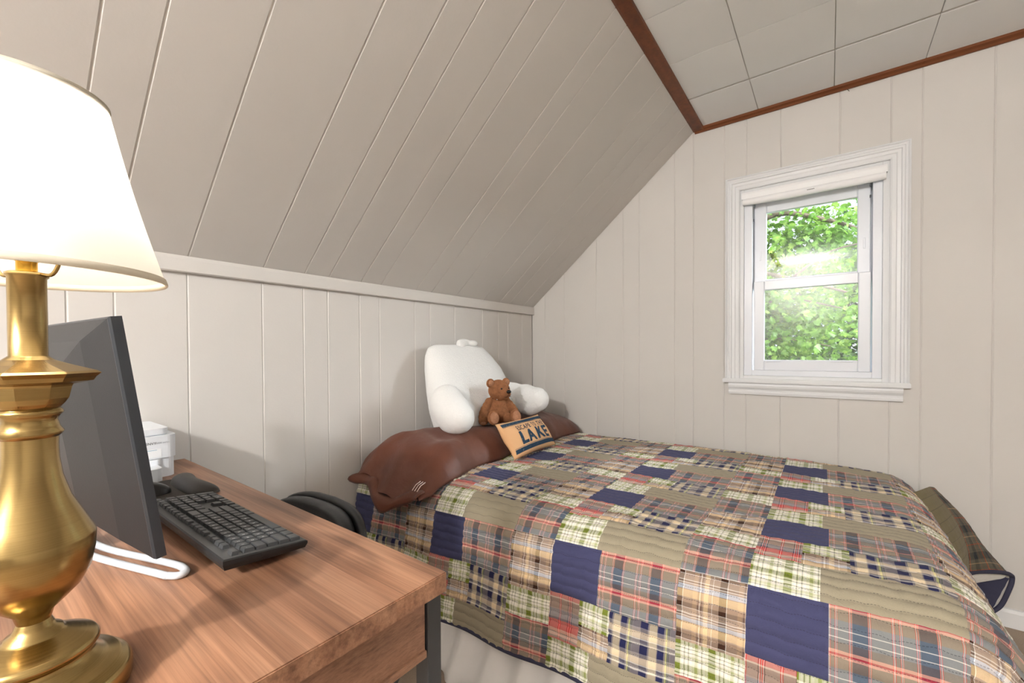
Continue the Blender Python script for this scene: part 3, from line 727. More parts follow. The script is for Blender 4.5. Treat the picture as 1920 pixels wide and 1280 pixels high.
tube('collar', [(-.008+.029*math.cos(a), .034*math.sin(a), .121+.003*math.cos(a)) for a in [2*PI*k/32 for k in range(32)]], .0022, simple('collar_cord', (84, 52, 30), .7), tb, 8, True)
bm = bmesh.new(); bm_ell(bm, (.022, -.014, .1205), (.004, .004, .004)); from_bm('collar_bead', bm, simple('bead_white', (238, 232, 220), .3), tb, True)

# ------------------------------------------------------------------ lettered cushion
LP = empty('lettered_cushion', (.550, -.776, .603)); props(LP, 'small orange cushion printed with navy lettering, leaning on the brown pillow', 'cushion')
ex = Vector((.0, 1, .0)).normalized(); lean = Vector((-.115, 0, .150)).normalized()
ex = (RZ(3) @ ex); nrm = ex.cross(lean).normalized()
if nrm.x < 0: nrm = -nrm
HW, HH = .196, .094
def cush(a, b):
    """a,b in [-1,1] -> half thickness"""
    return .043*max(0, (1-abs(a)**2.6))**.55*max(0, (1-abs(b)**2.6))**.55
def lp_pt(a, b, side, off=0):
    # corners stick out, edges pull in
    pa = a*(1-.045*(1-b*b)); pb = b*(1-.07*(1-a*a))
    c = ex*(pa*HW)+lean*(HH+pb*HH); return c+nrm*(side*cush(a, b)+off*side+.004*math.sin(a*9+b*4)*(1-abs(b)))
M_LPILL = simple('orange_canvas', (216, 168, 122), .9, bumps=(500, .3, .002), var=.06)
M_LINK = NT('navy_print', S(48, 66, 84), .9, 0, .1); _c = M_LINK.coord('Object'); M_LINK.color(M_LINK.ramp(M_LINK.noise(_c, 130, 3, .7), [(.62, S(48, 66, 84)), (.68, S(150, 150, 140))])); M_LINK = M_LINK.m
N1 = 34; v = []; f = []
for side in (1, -1):
    for i in range(N1+1):
        for j in range(N1+1): v.append(lp_pt(2*i/N1-1, 2*j/N1-1, side))
K = (N1+1)**2
for i in range(N1):
    for j in range(N1):
        q = (i*(N1+1)+j, (i+1)*(N1+1)+j, (i+1)*(N1+1)+j+1, i*(N1+1)+j+1); f.append(q); f.append(tuple(K+k for k in q[::-1]))
lb = mesh('cushion_cover', v, f, M_LPILL, LP, True)
bmx = bmesh.new(); bmx.from_mesh(lb.data); bmesh.ops.remove_doubles(bmx, verts=bmx.verts, dist=1e-5); bmesh.ops.recalc_face_normals(bmx, faces=bmx.faces[:]); bmx.to_mesh(lb.data); bmx.free()
def lp_print(name, me, cx, cy, sx, sy):
    bmx = bmesh.new(); bmx.from_mesh(me); bmesh.ops.triangulate(bmx, faces=bmx.faces[:])
    for _ in range(2): bmesh.ops.subdivide_edges(bmx, edges=[e for e in bmx.edges if e.calc_length() > .12], cuts=1, use_grid_fill=False); bmesh.ops.triangulate(bmx, faces=bmx.faces[:])
    for q in bmx.verts:
        a, b = cx+q.co.x*sx, cy+q.co.y*sy; q.co = lp_pt(max(-.99, min(.99, a)), max(-.99, min(.99, b)), 1, .0016)
    bmx.to_mesh(me); bmx.free(); return link(name, me, M_LINK, LP)
lp_print('lettering', text_mesh('ESCAPE TO THE', 1, .008, 0, 1.22), .05, .36, .152, .40)
lp_print('lettering', text_mesh('LAKE', 1, .040, 0, 1.28), .05, -.21, .50, .92)
def strip_me(x0, x1, y0, y1, n=40):
    me = bpy.data.meshes.new('band'); vv = []; ff = []
    for i in range(n+1):
        for j in range(4): vv.append((x0+(x1-x0)*i/n, y0+(y1-y0)*j/3, 0))
    for i in range(n):
        for j in range(3): ff.append((i*4+j, (i+1)*4+j, (i+1)*4+j+1, i*4+j+1))
    me.from_pydata(vv, [], ff); return me
for (y0, y1) in ((.66, .85), (-.84, -.64)):
    lp_print('printed_band', strip_me(-.93, .97, y0, y1), 0, 0, 1, 1)
    yl = y0-.04 if y0 > 0 else y1+.03
    lp_print('printed_line', strip_me(-.93, .97, yl, yl+.018), 0, 0, 1, 1)

# ------------------------------------------------------------------ desk
DZ = .745
M_DESK = wood('walnut_laminate', S(92, 62, 47), S(168, 122, 94), S(204, 158, 126), (1.1, 4.6, 4.6), .36, 7.0, planks=.152)
M_DESK2 = wood('walnut_end', S(100, 72, 56), S(152, 112, 88), S(176, 134, 107), (5, 1.6, 7), .42, 6.0)
M_STEEL = simple('black_powder_steel', (52, 53, 56), .45, bumps=(500, .15, .001))
desk = empty('desk', (.61, -2.33, 0)); props(desk, 'walnut laminate desk with black steel legs, its end against the knee wall', 'desk')
def indesk(o): o.parent = desk; o.matrix_parent_inverse = Matrix.Translation((-.61, 2.33, 0)); return o
DY0, DY1, DX1 = -2.632, -2.032, 1.213
indesk(box('desk_top', (.002, DY0, .7145), (DX1, DY1, DZ), M_DESK, None, .0016, 2))
dr = indesk(box('drawer_box', (.70, -2.60, .622), (1.186, -2.053, .7145), M_DESK2, None, .001, 1))
box('drawer_bottom', (.70, -2.60, .612), (1.190, -2.053, .6235), M_DESK2, dr, .001, 1)
for (x0, x1) in ((1.160, 1.190), (.012, .042)):
    for (y0, y1) in ((-2.0505, -2.0225), (-2.625, -2.597)):
        indesk(box('leg', (x0, y0, 0), (x1, y1, .7145), M_STEEL, None, .0015, 1))
    for s_ in (0, 1):
        a = Vector(((x0+x1)/2-.008+.016*s_, -2.052, .66 if s_ == 0 else .05)); b = Vector(((x0+x1)/2-.008+.016*s_, -2.60, .05 if s_ == 0 else .66)); d = (b-a).normalized(); n_ = Vector((1, 0, 0)).cross(d)
        v = [p+n_*w+Vector((h, 0, 0)) for p in (a, b) for (w, h) in ((-.013, -.006), (.013, -.006), (.013, .006), (-.013, .006))]
        indesk(mesh('brace', v, [(0, 1, 2, 3), (7, 6, 5, 4), (0, 4, 5, 1), (1, 5, 6, 2), (2, 6, 7, 3), (3, 7, 4, 0)], M_STEEL))
indesk(box('rear_rail', (.03, -2.62, .66), (1.17, -2.60, .70), M_STEEL))

# ------------------------------------------------------------------ brass table lamp
def brass():
    t = NT('brushed_brass', S(172, 144, 92), .25, 1.0)
    st = t.noise(t.coord('Object', (4, 4, 1100)), 1.0, 3, .6); big = t.noise(t.coord('Object', (9, 9, 14)), 1, 3)
    t.color(t.mix(.35, t.ramp(big, [(.25, S(150, 124, 74)), (.75, S(186, 160, 106))]), t.ramp(st, [(.25, S(150, 124, 78)), (.75, S(194, 168, 116))])))
    t.l(t.ramp(st, [(.2, (.19, .19, .19, 1)), (.8, (.28, .28, .28, 1))]), t.b.inputs['Roughness'])
    tg = t.n('ShaderNodeTangent', direction_type='RADIAL', axis='Z'); t.l(tg.outputs[0], t.b.inputs['Tangent']); t.b.inputs['Anisotropic'].default_value = .4
    return t.m
M_BRASS = brass()
LX, LY = 1.0703, -2.4474
lamp = empty('table_lamp', (LX, LY, DZ)); props(lamp, 'antique brass table lamp with a lit white shade on the desk', 'lamp')
k_ = .62/.70
def lz(z70): return 1.0855-(1.0855-z70)*k_-DZ
prof = [(.0, .000), (.071, .000), (.0716, .006)]
for (r, z) in [(.0803, .7126), (.0800, .7226), (.0765, .7285), (.0745, .7310), (.0705, .7345), (.0690, .7370), (.0600, .7390), (.0560, .7420), (.0545, .7450)]: prof.append((r*k_, lz(z)))
base = lathe('base', [(0, 0), (.0700, 0), (.0712, .004), (.0712, .016), (.0695, .0205), (.0665, .0235), (.0650, .0240), (.0625, .0275), (.0605, .0285), (.0530, .0300), (.0490, .0330), (.0430, .0400), (.0405, .0440), (.0410, .0455),
    (.0440, .0475), (.0462, .0500), (.0462, .0530), (.0440, .0565), (.0425, .0575), (.0300, .0640), (.0230, .0675), (.0205, .0690), (.0195, .0720), (.0150, .0745), (.0135, .0790), (.0118, .0830)], M_BRASS, lamp, 72)
bodyp = [(.0118, .0830), (.0128, .0865), (.0140, lz(.8043)), (.0231, lz(.8143)), (.0333, lz(.8266)), (.0408, lz(.8437)), (.0441, lz(.8640)), (.0449, lz(.8808)), (.0443, lz(.8840)), (.0361, lz(.9048)), (.0274, lz(.9270)), (.0218, lz(.9510)), (.0196, lz(.9709)), (.0192, lz(.985)), (.0194, lz(.9969))]
lathe('body', bodyp, M_BRASS, lamp, 72)
lathe('neck_ring', [(.0192, lz(.9950)), (.0215, lz(.9975)), (.0233, lz(1.0009)), (.0205, lz(1.0060)), (.0187, lz(1.0145)), (.0205, lz(1.0185)), (.0231, lz(1.0218)), (.0225, lz(1.0245)), (.0206, lz(1.0269))], M_BRASS, lamp, 64)
lathe('collar', [(.0206, lz(1.0269)), (.0240, lz(1.0320)), (.0267, lz(1.0379)), (.0288, lz(1.0506)), (.0300, lz(1.0530)), (.0440, lz(1.0565)), (.0464, lz(1.0610)), (.0500, lz(1.0652)), (.0470, lz(1.0677)), (.0300, lz(1.0745)), (.0180, lz(1.0800)), (.0146, lz(1.0831))], M_BRASS, lamp, 96, [0, .5, .9, 1, 1, 1, 1, 1, 1, .8, .2, 0], False)
lathe('stem', [(.0146, lz(1.0831)), (.0142, lz(1.0836)), (.0132, lz(1.0845)), (.0132, lz(1.1690)), (.0147, lz(1.1705)), (.0147, lz(1.1735)), (.0125, lz(1.1750)), (0, lz(1.1750))], M_BRASS, lamp, 48)
M_GOLD = simple('socket_gold', (226, 176, 70), .25, 1.0)
zs = lz(1.1750)
lathe('socket', [(.0072, zs), (.0072, zs+.010), (.0100, zs+.012), (.0160, zs+.018), (.0165, zs+.022), (.0165, zs+.048), (.0150, zs+.052), (0, zs+.052)], M_GOLD, lamp, 40)
vd = Vector((rt.x, rt.y, 0))         # harp lies across the line of sight
hp = [vd*s_*w+Vector((0, 0, z)) for s_, w, z in ((-1, .004, zs+.001), (-1, .014, zs-.002), (-1, .0245, zs-.002), (-1, .0315, zs+.010), (-1, .036, zs+.035), (-1, .0385, zs+.075), (-1, .032, zs+.120), (-1, .012, zs+.146), (1, .012, zs+.146), (1, .032, zs+.120), (1, .0385, zs+.075), (1, .036, zs+.035), (1, .0315, zs+.010), (1, .0245, zs-.002), (1, .014, zs-.002), (1, .004, zs+.001))]
tube('harp', curve_pts(hp, 5), .0017, M_BRASS, lamp, 8)
def emis(name, col, s):
    t = NT(name, (1, 1, 1, 1), .5); t.b.inputs['Emission Color'].default_value = col; t.b.inputs['Emission Strength'].default_value = s; return t.m
BZ = zs+.090
lathe('bulb', [(.0, zs+.052), (.013, zs+.054), (.014, zs+.062), (.022, zs+.075), (.028, zs+.092), (.027, zs+.106), (.018, zs+.119), (0, zs+.124)], emis('bulb_glow', (1, .96, .9, 1), 10), lamp, 32)
def shade_mat():
    t = NT('lamp_shade_linen', S(250, 248, 242), .9, 0, .1); nt = t.t
    tl = t.n('ShaderNodeBsdfTranslucent'); tl.inputs[0].default_value = S(255, 250, 240)
    df = t.n('ShaderNodeBsdfDiffuse'); df.inputs[0].default_value = S(246, 244, 240)
    mx = t.n('ShaderNodeMixShader'); mx.inputs[0].default_value = .42
    t.l(df.outputs[0], mx.inputs[1]); t.l(tl.outputs[0], mx.inputs[2]); t.l(mx.outputs[0], t.out.inputs[0]); return t.m
SB, ST, RB_, RT_ = 1.1615-DZ, 1.338-DZ, .1045, .0600
sh = []
for k in range(13):
    q = k/12; sh.append((RB_+(RT_-RB_)*q-.0025*math.sin(PI*q), SB+(ST-SB)*q))
so = lathe('lamp_shade', sh, shade_mat(), lamp, 96)
M_BAND = simple('shade_trim', (226, 216, 196), .85)
for (r, z, dr_) in ((RB_, SB, -1), (RT_, ST, 1)):
    lathe('shade_trim', [(r+.0006, z-.001), (r+.0012, z+.0005), (r+.0008-.0012, z+.006 if dr_ < 0 else z-.006), (r-.0018, z+.006 if dr_ < 0 else z-.006), (r-.0012, z-.001), (r+.0006, z-.001)], M_BAND, so, 96)
zt = ST-.012
for k in range(3):
    a = 2*PI*k/3+.5; tube('spider', [(.004*math.cos(a), .004*math.sin(a), zs+.148), (.03*math.cos(a), .03*math.sin(a), zs+.148), ((RT_-.001)*math.cos(a), (RT_-.001)*math.sin(a), ST-.004)], .0013, M_BRASS, so, 6)
lathe('finial', [(0, zs+.146), (.006, zs+.147), (.004, zs+.152), (.006, zs+.158), (.0, zs+.164)], M_BRASS, lamp, 24)
lb_ = light('table_lamp_bulb', 'POINT', (0, 0, BZ), 1.55, (1, .965, .91), .028); lb_.parent = lamp

# ------------------------------------------------------------------ monitor
M_MON = simple('monitor_black_plastic', (34, 35, 37), .5, bumps=(700, .15, .001))
M_MON2 = simple('monitor_edge', (52, 56, 62), .4, bumps=(700, .1, .001))
mon = empty('monitor', (.912, -2.308, .791), math.radians(5)); props(mon, 'flat black computer monitor seen from behind its edge, on the desk', 'monitor')
MW, MH = .54, .350
tilt = Matrix.Rotation(math.radians(-7.5), 4, 'X')      # leans back (towards -y)
def mon_pts(P): return [(tilt.inverted() @ Vector(p)) for p in P]
def mt(p): return Matrix.Rotation(math.radians(7.5), 4, 'X') @ Vector(p)
def mon_loft(name, secs, mat, parent):
    bm = bmesh.new(); prev = None
    for (y, x0, x1, z0, z1) in secs:
        cur = [bm.verts.new(mt(p)) for p in ((x0, y, z0), (x1, y, z0), (x1, y, z1), (x0, y, z1))]
        if prev:
            for k in range(4): bm.faces.new((prev[k], prev[(k+1) % 4], cur[(k+1) % 4], cur[k]))
        else: bm.faces.new(cur)
        prev = cur
    bm.faces.new(prev[::-1]); return from_bm(name, bm, mat, parent)
mon_loft('bezel', [(.003, -MW, 0, 0, MH), (-.009, -MW, 0, 0, MH), (-.012, -MW+.002, -.002, .002, MH-.002)], M_MON2, mon)
mon_loft('back_cover', [(-.0115, -MW+.002, -.002, .002, MH-.002), (-.032, -MW+.05, -.05, .03, MH-.03), (-.052, -MW+.13, -.13, .06, MH-.08)], M_MON, mon)
scr = mon_loft('screen', [(.0042, -MW+.012, -.012, .016, MH-.010), (.0052, -MW+.012, -.012, .016, MH-.010)], simple('screen_dark', (16, 17, 20), .15), mon)
M_FOOT = simple('silver_foot', (214, 219, 226), .4, .1)
box('stand_neck', (-.30, -.045, -.03), (-.24, -.022, .10), M_FOOT, mon, .004)
for s_ in (-1, 1):
    hx = -.27
    def fp(x, y): return (hx+s_*x, y, -.0405)
    tip = .256
    pts = [(hx, -.035, -.026), fp(.05, -.030), fp(tip-.03, .006), fp(tip-.008, .012), fp(tip+.004, .020), fp(tip+.002, .030), fp(tip-.014, .034), fp(tip-.05, .030), fp(.06, -.004), (hx, -.025, -.026)]
    tube('foot', curve_pts(pts, 6), .0054, M_FOOT, mon, 10)

# ------------------------------------------------------------------ keyboard
M_KB = simple('keyboard_body', (34, 35, 36), .45, bumps=(600, .12, .001)); M_KB2 = simple('keyboard_plate', (74, 75, 75), .5, bumps=(600, .12, .001)); M_KEY = simple('keycap_grey', (66, 68, 70), .42); M_LEG = simple('key_legend', (220, 220, 220), .6)
KX1, KY1 = .972, -2.127; KL, KD = .418, .127
kb = empty('keyboard', (KX1-KL/2, KY1-KD/2, DZ)); props(kb, 'black full-size keyboard with numeric pad lying on the desk', 'keyboard')
KINV = Matrix.Translation((-(KX1-KL/2), -(KY1-KD/2), -DZ))
def inkb(o): o.parent = kb; o.matrix_parent_inverse = KINV; return o
def ktop(ky): return .7665+.0135*ky/KD
bm = bmesh.new()
secs = [(0.004, .7475, .004), (0.0, .752, 0), (0.0, .7635, 0)]
x0, x1 = KX1-KL, KX1; yf, yb = KY1, KY1-KD
def quad(z_f, z_b, ins): return [bm.verts.new(p) for p in ((x0+ins, yf-ins, z_f), (x1-ins, yf-ins, z_f), (x1-ins, yb+ins, z_b), (x0+ins, yb+ins, z_b))]
R_ = [quad(.7455, .7525, .024), quad(.7535, .7625, .003), quad(.7605, .771, 0), quad(.7645, .7780, 0), quad(.7660, .7797, .0022)]
bm.faces.new(R_[0][::-1])
for a, b in zip(R_[:-1], R_[1:]):
    for k in range(4): bm.faces.new((a[k], a[(k+1) % 4], b[(k+1) % 4], b[k]))
inkb(from_bm('case', bm, M_KB))
PZ = [(x0+.0022, yf-.0022, .7660), (x1-.0022, yf-.0022, .7660), (x1-.0022, yb+.0022, .7797), (x0+.0022, yb+.0022, .7797)]
inkb(mesh('top_plate', PZ+[(a, b, c-.004) for a, b, c in PZ], [(0, 1, 2, 3), (7, 6, 5, 4), (0, 4, 5, 1), (1, 5, 6, 2), (2, 6, 7, 3), (3, 7, 4, 0)], M_KB2))
for x in (x0+.04, x1-.11): inkb(box('riser_foot', (x, yb+.024, DZ), (x+.022, yb+.036, .757), M_KB))
UQ = .0178; KM = .0085
key_cache = {}
def keymesh(w, d):
    key = (round(w, 4), round(d, 4))
    if key in key_cache: return key_cache[key]
    bm = bmesh.new(); g = .0009; i_ = .0026; h = .0058
    b_ = [bm.verts.new(p) for p in ((-w/2+g, -d/2+g, 0), (w/2-g, -d/2+g, 0), (w/2-g, d/2-g, 0), (-w/2+g, d/2-g, 0))]
    m_ = [bm.verts.new(p) for p in ((-w/2+i_*.75, -d/2+i_*.8, h*.9), (w/2-i_*.75, -d/2+i_*.8, h*.9), (w/2-i_*.75, d/2-i_*.5, h*.9), (-w/2+i_*.75, d/2-i_*.5, h*.9))]
    t_ = [bm.verts.new(p) for p in ((-w/2+i_, -d/2+i_, h), (w/2-i_, -d/2+i_, h), (w/2-i_, d/2-i_, h), (-w/2+i_, d/2-i_, h))]
    for a, b in ((b_, m_), (m_, t_)):
        for k in range(4): bm.faces.new((a[k], a[(k+1) % 4], b[(k+1) % 4], b[k]))
    bm.faces.new(t_); bmesh.ops.recalc_face_normals(bm, faces=bm.faces[:])
    me = bpy.data.meshes.new('key'); bm.to_mesh(me); bm.free(); me.materials.append(M_KEY); key_cache[key] = me; return me
txt_cache = {}
slope_k = math.atan(.0135/KD)
def key(kx, ky, w, d, legend=None):
    o = bpy.data.objects.new('key', keymesh(w, d)); COL.objects.link(o); cx, cy = kx+w/2, ky+d/2
    o.parent = kb; o.location = (KL/2-cx, KD/2-cy, ktop(cy)-DZ-.0003); o.rotation_euler = (-slope_k, 0, PI) if False else (-slope_k, 0, 0)
    if legend:
        if legend not in txt_cache:
            me = text_mesh(legend, .0052, .00012)
            for q in me.vertices: q.co.x, q.co.y = -q.co.x, -q.co.y
            me.materials.append(M_LEG); txt_cache[legend] = me
        l_ = bpy.data.objects.new('legend', txt_cache[legend]); COL.objects.link(l_); l_.parent = o; l_.location = (w*.14, -.0008, .00595)
Y0 = .0075
def krow(r): return Y0+r*UQ
rows_ = [(0, [1.25]*3+[6.25]+[1.25]*4, None), (1, [2.25]+[1]*10+[2.75], ' ZXCVBNM,./ '), (2, [1.75]+[1]*11+[2.25], " ASDFGHJKL;' "), (3, [1.5]+[1]*12+[1.5], ' QWERTYUIOP[] '), (4, [1]*13+[2], '`1234567890-= ')]
for r, ws, lg in rows_:
    x = KM
    for i, w in enumerate(ws):
        c_ = lg[i] if lg and i < len(lg) and lg[i] != ' ' else None
        key(x, krow(r), w*UQ, UQ, c_); x += w*UQ
FY = krow(5)+.0055
for x in [0]+[2+i for i in range(4)]+[6.5+i for i in range(4)]+[11+i for i in range(4)]+[15.25+i for i in range(3)]+[18.5+i for i in range(4)]: key(KM+x*UQ, FY, UQ, .0115)
for i in range(3):
    key(KM+(15.25+i)*UQ, krow(0), UQ, UQ); key(KM+(15.25+i)*UQ, krow(3), UQ, UQ); key(KM+(15.25+i)*UQ, krow(4), UQ, UQ)
key(KM+16.25*UQ, krow(1), UQ, UQ)
key(KM+18.5*UQ, krow(0), 2*UQ, UQ, '0'); key(KM+20.5*UQ, krow(0), UQ, UQ, '.')
for r, ss in ((1, '123'), (2, '456'), (3, '789'), (4, '//*-')):
    for i, c_ in enumerate(ss): key(KM+(18.5+i)*UQ, krow(r), UQ, UQ, c_)
key(KM+21.5*UQ, krow(0), UQ, 2*UQ); key(KM+21.5*UQ, krow(2), UQ, 2*UQ, '+')

# ------------------------------------------------------------------ mouse and pad
M_PAD = simple('mouse_pad_cloth', (70, 66, 62), .85, bumps=(400, .4, .001)); M_GEL = simple('wrist_rest_lycra', (58, 54, 51), .5, bumps=(900, .2, .0006))
mp = empty('mouse_pad', (.385, -2.19, DZ)); props(mp, 'dark grey mouse pad with raised gel wrist rest beside the keyboard', 'mouse pad')
def inmp(o): o.parent = mp; o.matrix_parent_inverse = Matrix.Translation((-.385, 2.19, -DZ)); return o
out = []
for k in range(64):
    a = 2*PI*k/64; r = 1/(abs(math.cos(a))**3.2+abs(math.sin(a))**3.2)**(1/3.2); out.append((.385+.122*r*math.cos(a), -2.19+.103*r*math.sin(a)))
bm = bmesh.new(); bm_prism(bm, out, 2, DZ, DZ+.003); inmp(from_bm('pad', bm, M_PAD))
v = []; f = []
for i in range(33):
    q = i/32*2-1
    for j in range(17):
        w = j/16*2-1; e = math.sqrt(max(0, 1-q*q)); cy_ = -2.128+.016*(q*q)
        hw = .034*(.72+.28*abs(q)**1.5)*(max(0, 1-abs(q)**5))**.5
        v.append((.385+.113*q, cy_+hw*w, DZ+.003+.024*(max(0, 1-abs(q)**3.5))**.5*(max(0, 1-w*w))**.5))
for i in range(32):
    for j in range(16): f.append((i*17+j, (i+1)*17+j, (i+1)*17+j+1, i*17+j+1))
inmp(mesh('wrist_rest', v, f, M_GEL, None, True))
ms = empty('computer_mouse', (.385, -2.215, DZ+.0034)); props(ms, 'small black computer mouse on the mouse pad', 'mouse')
v = []; f = []
for i in range(25):
    q = i/24*2-1
    for j in range(17):
        w = j/16*2-1; hw = .029*(max(0, 1-abs(q)**2.8))**.45*(1-.10*math.cos(q*2)); hh = (.012+.020*math.cos((q-.15)*1.25))*(max(0, 1-abs(q)**4))**.4
        v.append((hw*w, -.05*q, hh*(max(0, 1-abs(w)**2.6))**.5))
for i in range(24):
    for j in range(16): f.append((i*17+j, (i+1)*17+j, (i+1)*17+j+1, i*17+j+1))
mesh('shell', v, f, simple('mouse_black', (34, 34, 35), .3), ms, True)
tube('scroll_wheel', [(-.004, -.022, .0275), (.004, -.022, .0275)], .006, M_KB, ms, 14)

# ------------------------------------------------------------------ printer
M_PRN = simple('printer_white', (232, 236, 241), .4); M_PRN2 = M_PRN
pr = empty('printer', (.13, -2.30, DZ)); props(pr, 'white all-in-one printer at the wall end of the desk', 'printer')
def inpr(o): o.parent = pr; o.matrix_parent_inverse = Matrix.Translation((-.13, 2.30, -DZ)); return o
def rbox(name, lo, hi, r, mat, parent=None):
    """box with rounded vertical corners"""
    pts = []
    for (cx, cy, a0) in ((hi[0]-r, hi[1]-r, 0), (lo[0]+r, hi[1]-r, 90), (lo[0]+r, lo[1]+r, 180), (hi[0]-r, lo[1]+r, 270)):
        for k in range(7): a = math.radians(a0+90*k/6); pts.append((cx+r*math.cos(a), cy+r*math.sin(a)))
    bm = bmesh.new(); bm_prism(bm, pts, 2, lo[2], hi[2]); return from_bm(name, bm, mat, parent)
PX1, PY1, PY0 = .212, -2.106, -2.50
inpr(rbox('lower_body', (.006, PY0+.004, DZ), (PX1-.004, PY1-.003, .7975), .022, M_PRN))
inpr(rbox('seam', (.008, PY0+.003, .7975), (PX1-.003, PY1-.002, .799), .022, M_PRN2))
ub = inpr(rbox('upper_body', (.006, PY0, .799), (PX1, PY1, .861), .022, M_PRN))
inpr(rbox('lid_gap', (.008, PY0+.012, .861), (PX1-.010, PY1-.022, .864), .018, M_PRN2))
inpr(rbox('scanner_lid', (.006, PY0+.006, .864), (PX1-.006, PY1-.016, .880), .020, M_PRN))
inpr(rbox('paper_tray', (.10, PY0+.05, DZ+.002), (PX1+.058, PY1-.045, .782), .018, M_PRN))
inpr(rbox('tray_recess', (.10, PY0+.046, .782), (PX1+.004, PY1-.034, .797), .014, M_PRN2))
def prn_text(body, y, z, size, mat):
    me = text_mesh(body, size, 0)
    for q in me.vertices: q.co = Vector((PX1+.0006, y+q.co.x, z+q.co.y))
    link('lettering', me, mat, ub)
M_PT = simple('printer_print_grey', (86, 90, 96), .7); M_PL = simple('printer_label', (246, 248, 250), .6); M_PB = simple('printer_print_blue', (110, 170, 210), .7)
prn_text('HP ENVY', -2.172, .8415, .0095, M_PT); prn_text('6000 series', -2.139, .8415, .0065, simple('printer_print_light', (170, 174, 180), .7))
lab = box('label', (PX1, -2.240, .803), (PX1+.0005, -2.142, .826), M_PL, ub)
for k, (y0, y1) in enumerate(((-2.236, -2.152), (-2.236, -2.190), (-2.236, -2.176), (-2.236, -2.184))):
    box('label_line', (PX1+.0005, y0, .8225-k*.0045), (PX1+.0007, y1, .8235-k*.0045), M_PB if k == 0 else M_PT, ub)

# ------------------------------------------------------------------ chair
M_LEATH = simple('black_leather', (34, 35, 37), .38, bumps=(220, .25, .0015)); M_SHELL = simple('black_shell', (28, 29, 31), .35)
ch = empty('desk_chair', (.435, -1.93, 0)); props(ch, 'low black leather desk chair tucked between desk and bed', 'chair')
def slab(name, hw, hh, zc, yc, thick, bulge, mat, curve=.05, nseg=28):
    """rounded rectangular pad, concave towards -y"""
    v = []; f = []
    rings = [(.90, -.5), (.97, -.42), (1.0, -.15), (1.0, .15), (.97, .42), (.90, .5)]
    K = 48
    for (s_, tt) in rings:
        for k in range(K):
            a = 2*PI*k/K; e = 3.6; c_, s2_ = math.cos(a), math.sin(a)
            x = hw*math.copysign(abs(c_)**(2/e), c_)*s_; z = hh*math.copysign(abs(s2_)**(2/e), s2_)*s_
            v.append((x, yc+tt*thick-curve*(x/hw)**2+.012*(z/hh), zc+z))
    for q in range(len(rings)-1):
        for k in range(K): f.append((q*K+k, q*K+(k+1) % K, (q+1)*K+(k+1) % K, (q+1)*K+k))
    f.append(tuple(range(K))[::-1]); f.append(tuple((len(rings)-1)*K+k for k in range(K)))
    o = mesh(name, v, f, mat, ch, True); return o
slab('back_cushion', .243, .146, .480, .115, .045, 0, M_LEATH)
slab('back_shell', .251, .152, .480, .152, .026, 0, M_SHELL)
bm = bmesh.new(); bm_box(bm, (-.22, -.26, .40), (.22, .10, .455), .025, 4); from_bm('seat', bm, M_LEATH, ch, True)
for s_ in (-1, 1):
    tube('back_bracket', curve_pts([(s_*.12, .02, .40), (s_*.12, .13, .41), (s_*.12, .172, .47)], 6), .011, M_STEEL, ch, 10)
    for y in (-.22, .08): tube('leg', [(s_*.17, y, .41), (s_*.20, y*1.12, 0)], .012, M_STEEL, ch, 10)

# ------------------------------------------------------------------ outdoors
lawn = box('ground', (-30, .6, -3.2), (30, 40, -3.0), simple('lawn_green', (88, 116, 54), .95, var=.2)); props(lawn, kind='structure')
def leaf_mat(name, dark, mid, lite):
    t = NT(name); nt = t.t; co = t.coord('Object'); nz = t.noise(co, 2.2, 4, .75); n2 = t.noise(co, 17, 2)
    c = t.ramp(t.math('ADD', t.math('MULTIPLY', nz, .6), t.math('MULTIPLY', n2, .4)), [(.32, dark), (.5, mid), (.68, lite)])
    t.color(c); t.b.inputs['Roughness'].default_value = .45
    tl = t.n('ShaderNodeBsdfTranslucent'); t.l(c, tl.inputs[0]); mx = t.n('ShaderNodeMixShader'); mx.inputs[0].default_value = .45
    t.l(t.b.outputs[0], mx.inputs[1]); t.l(tl.outputs[0], mx.inputs[2]); t.l(mx.outputs[0], t.out.inputs[0]); return t.m
LEAF = np.array([(0, 0), (.28, .08), (.50, .30), (.30, .42), (.34, .78), (.10, .66), (0, 1.0), (-.10, .66), (-.34, .78), (-.30, .42), (-.50, .30), (-.28, .08)])
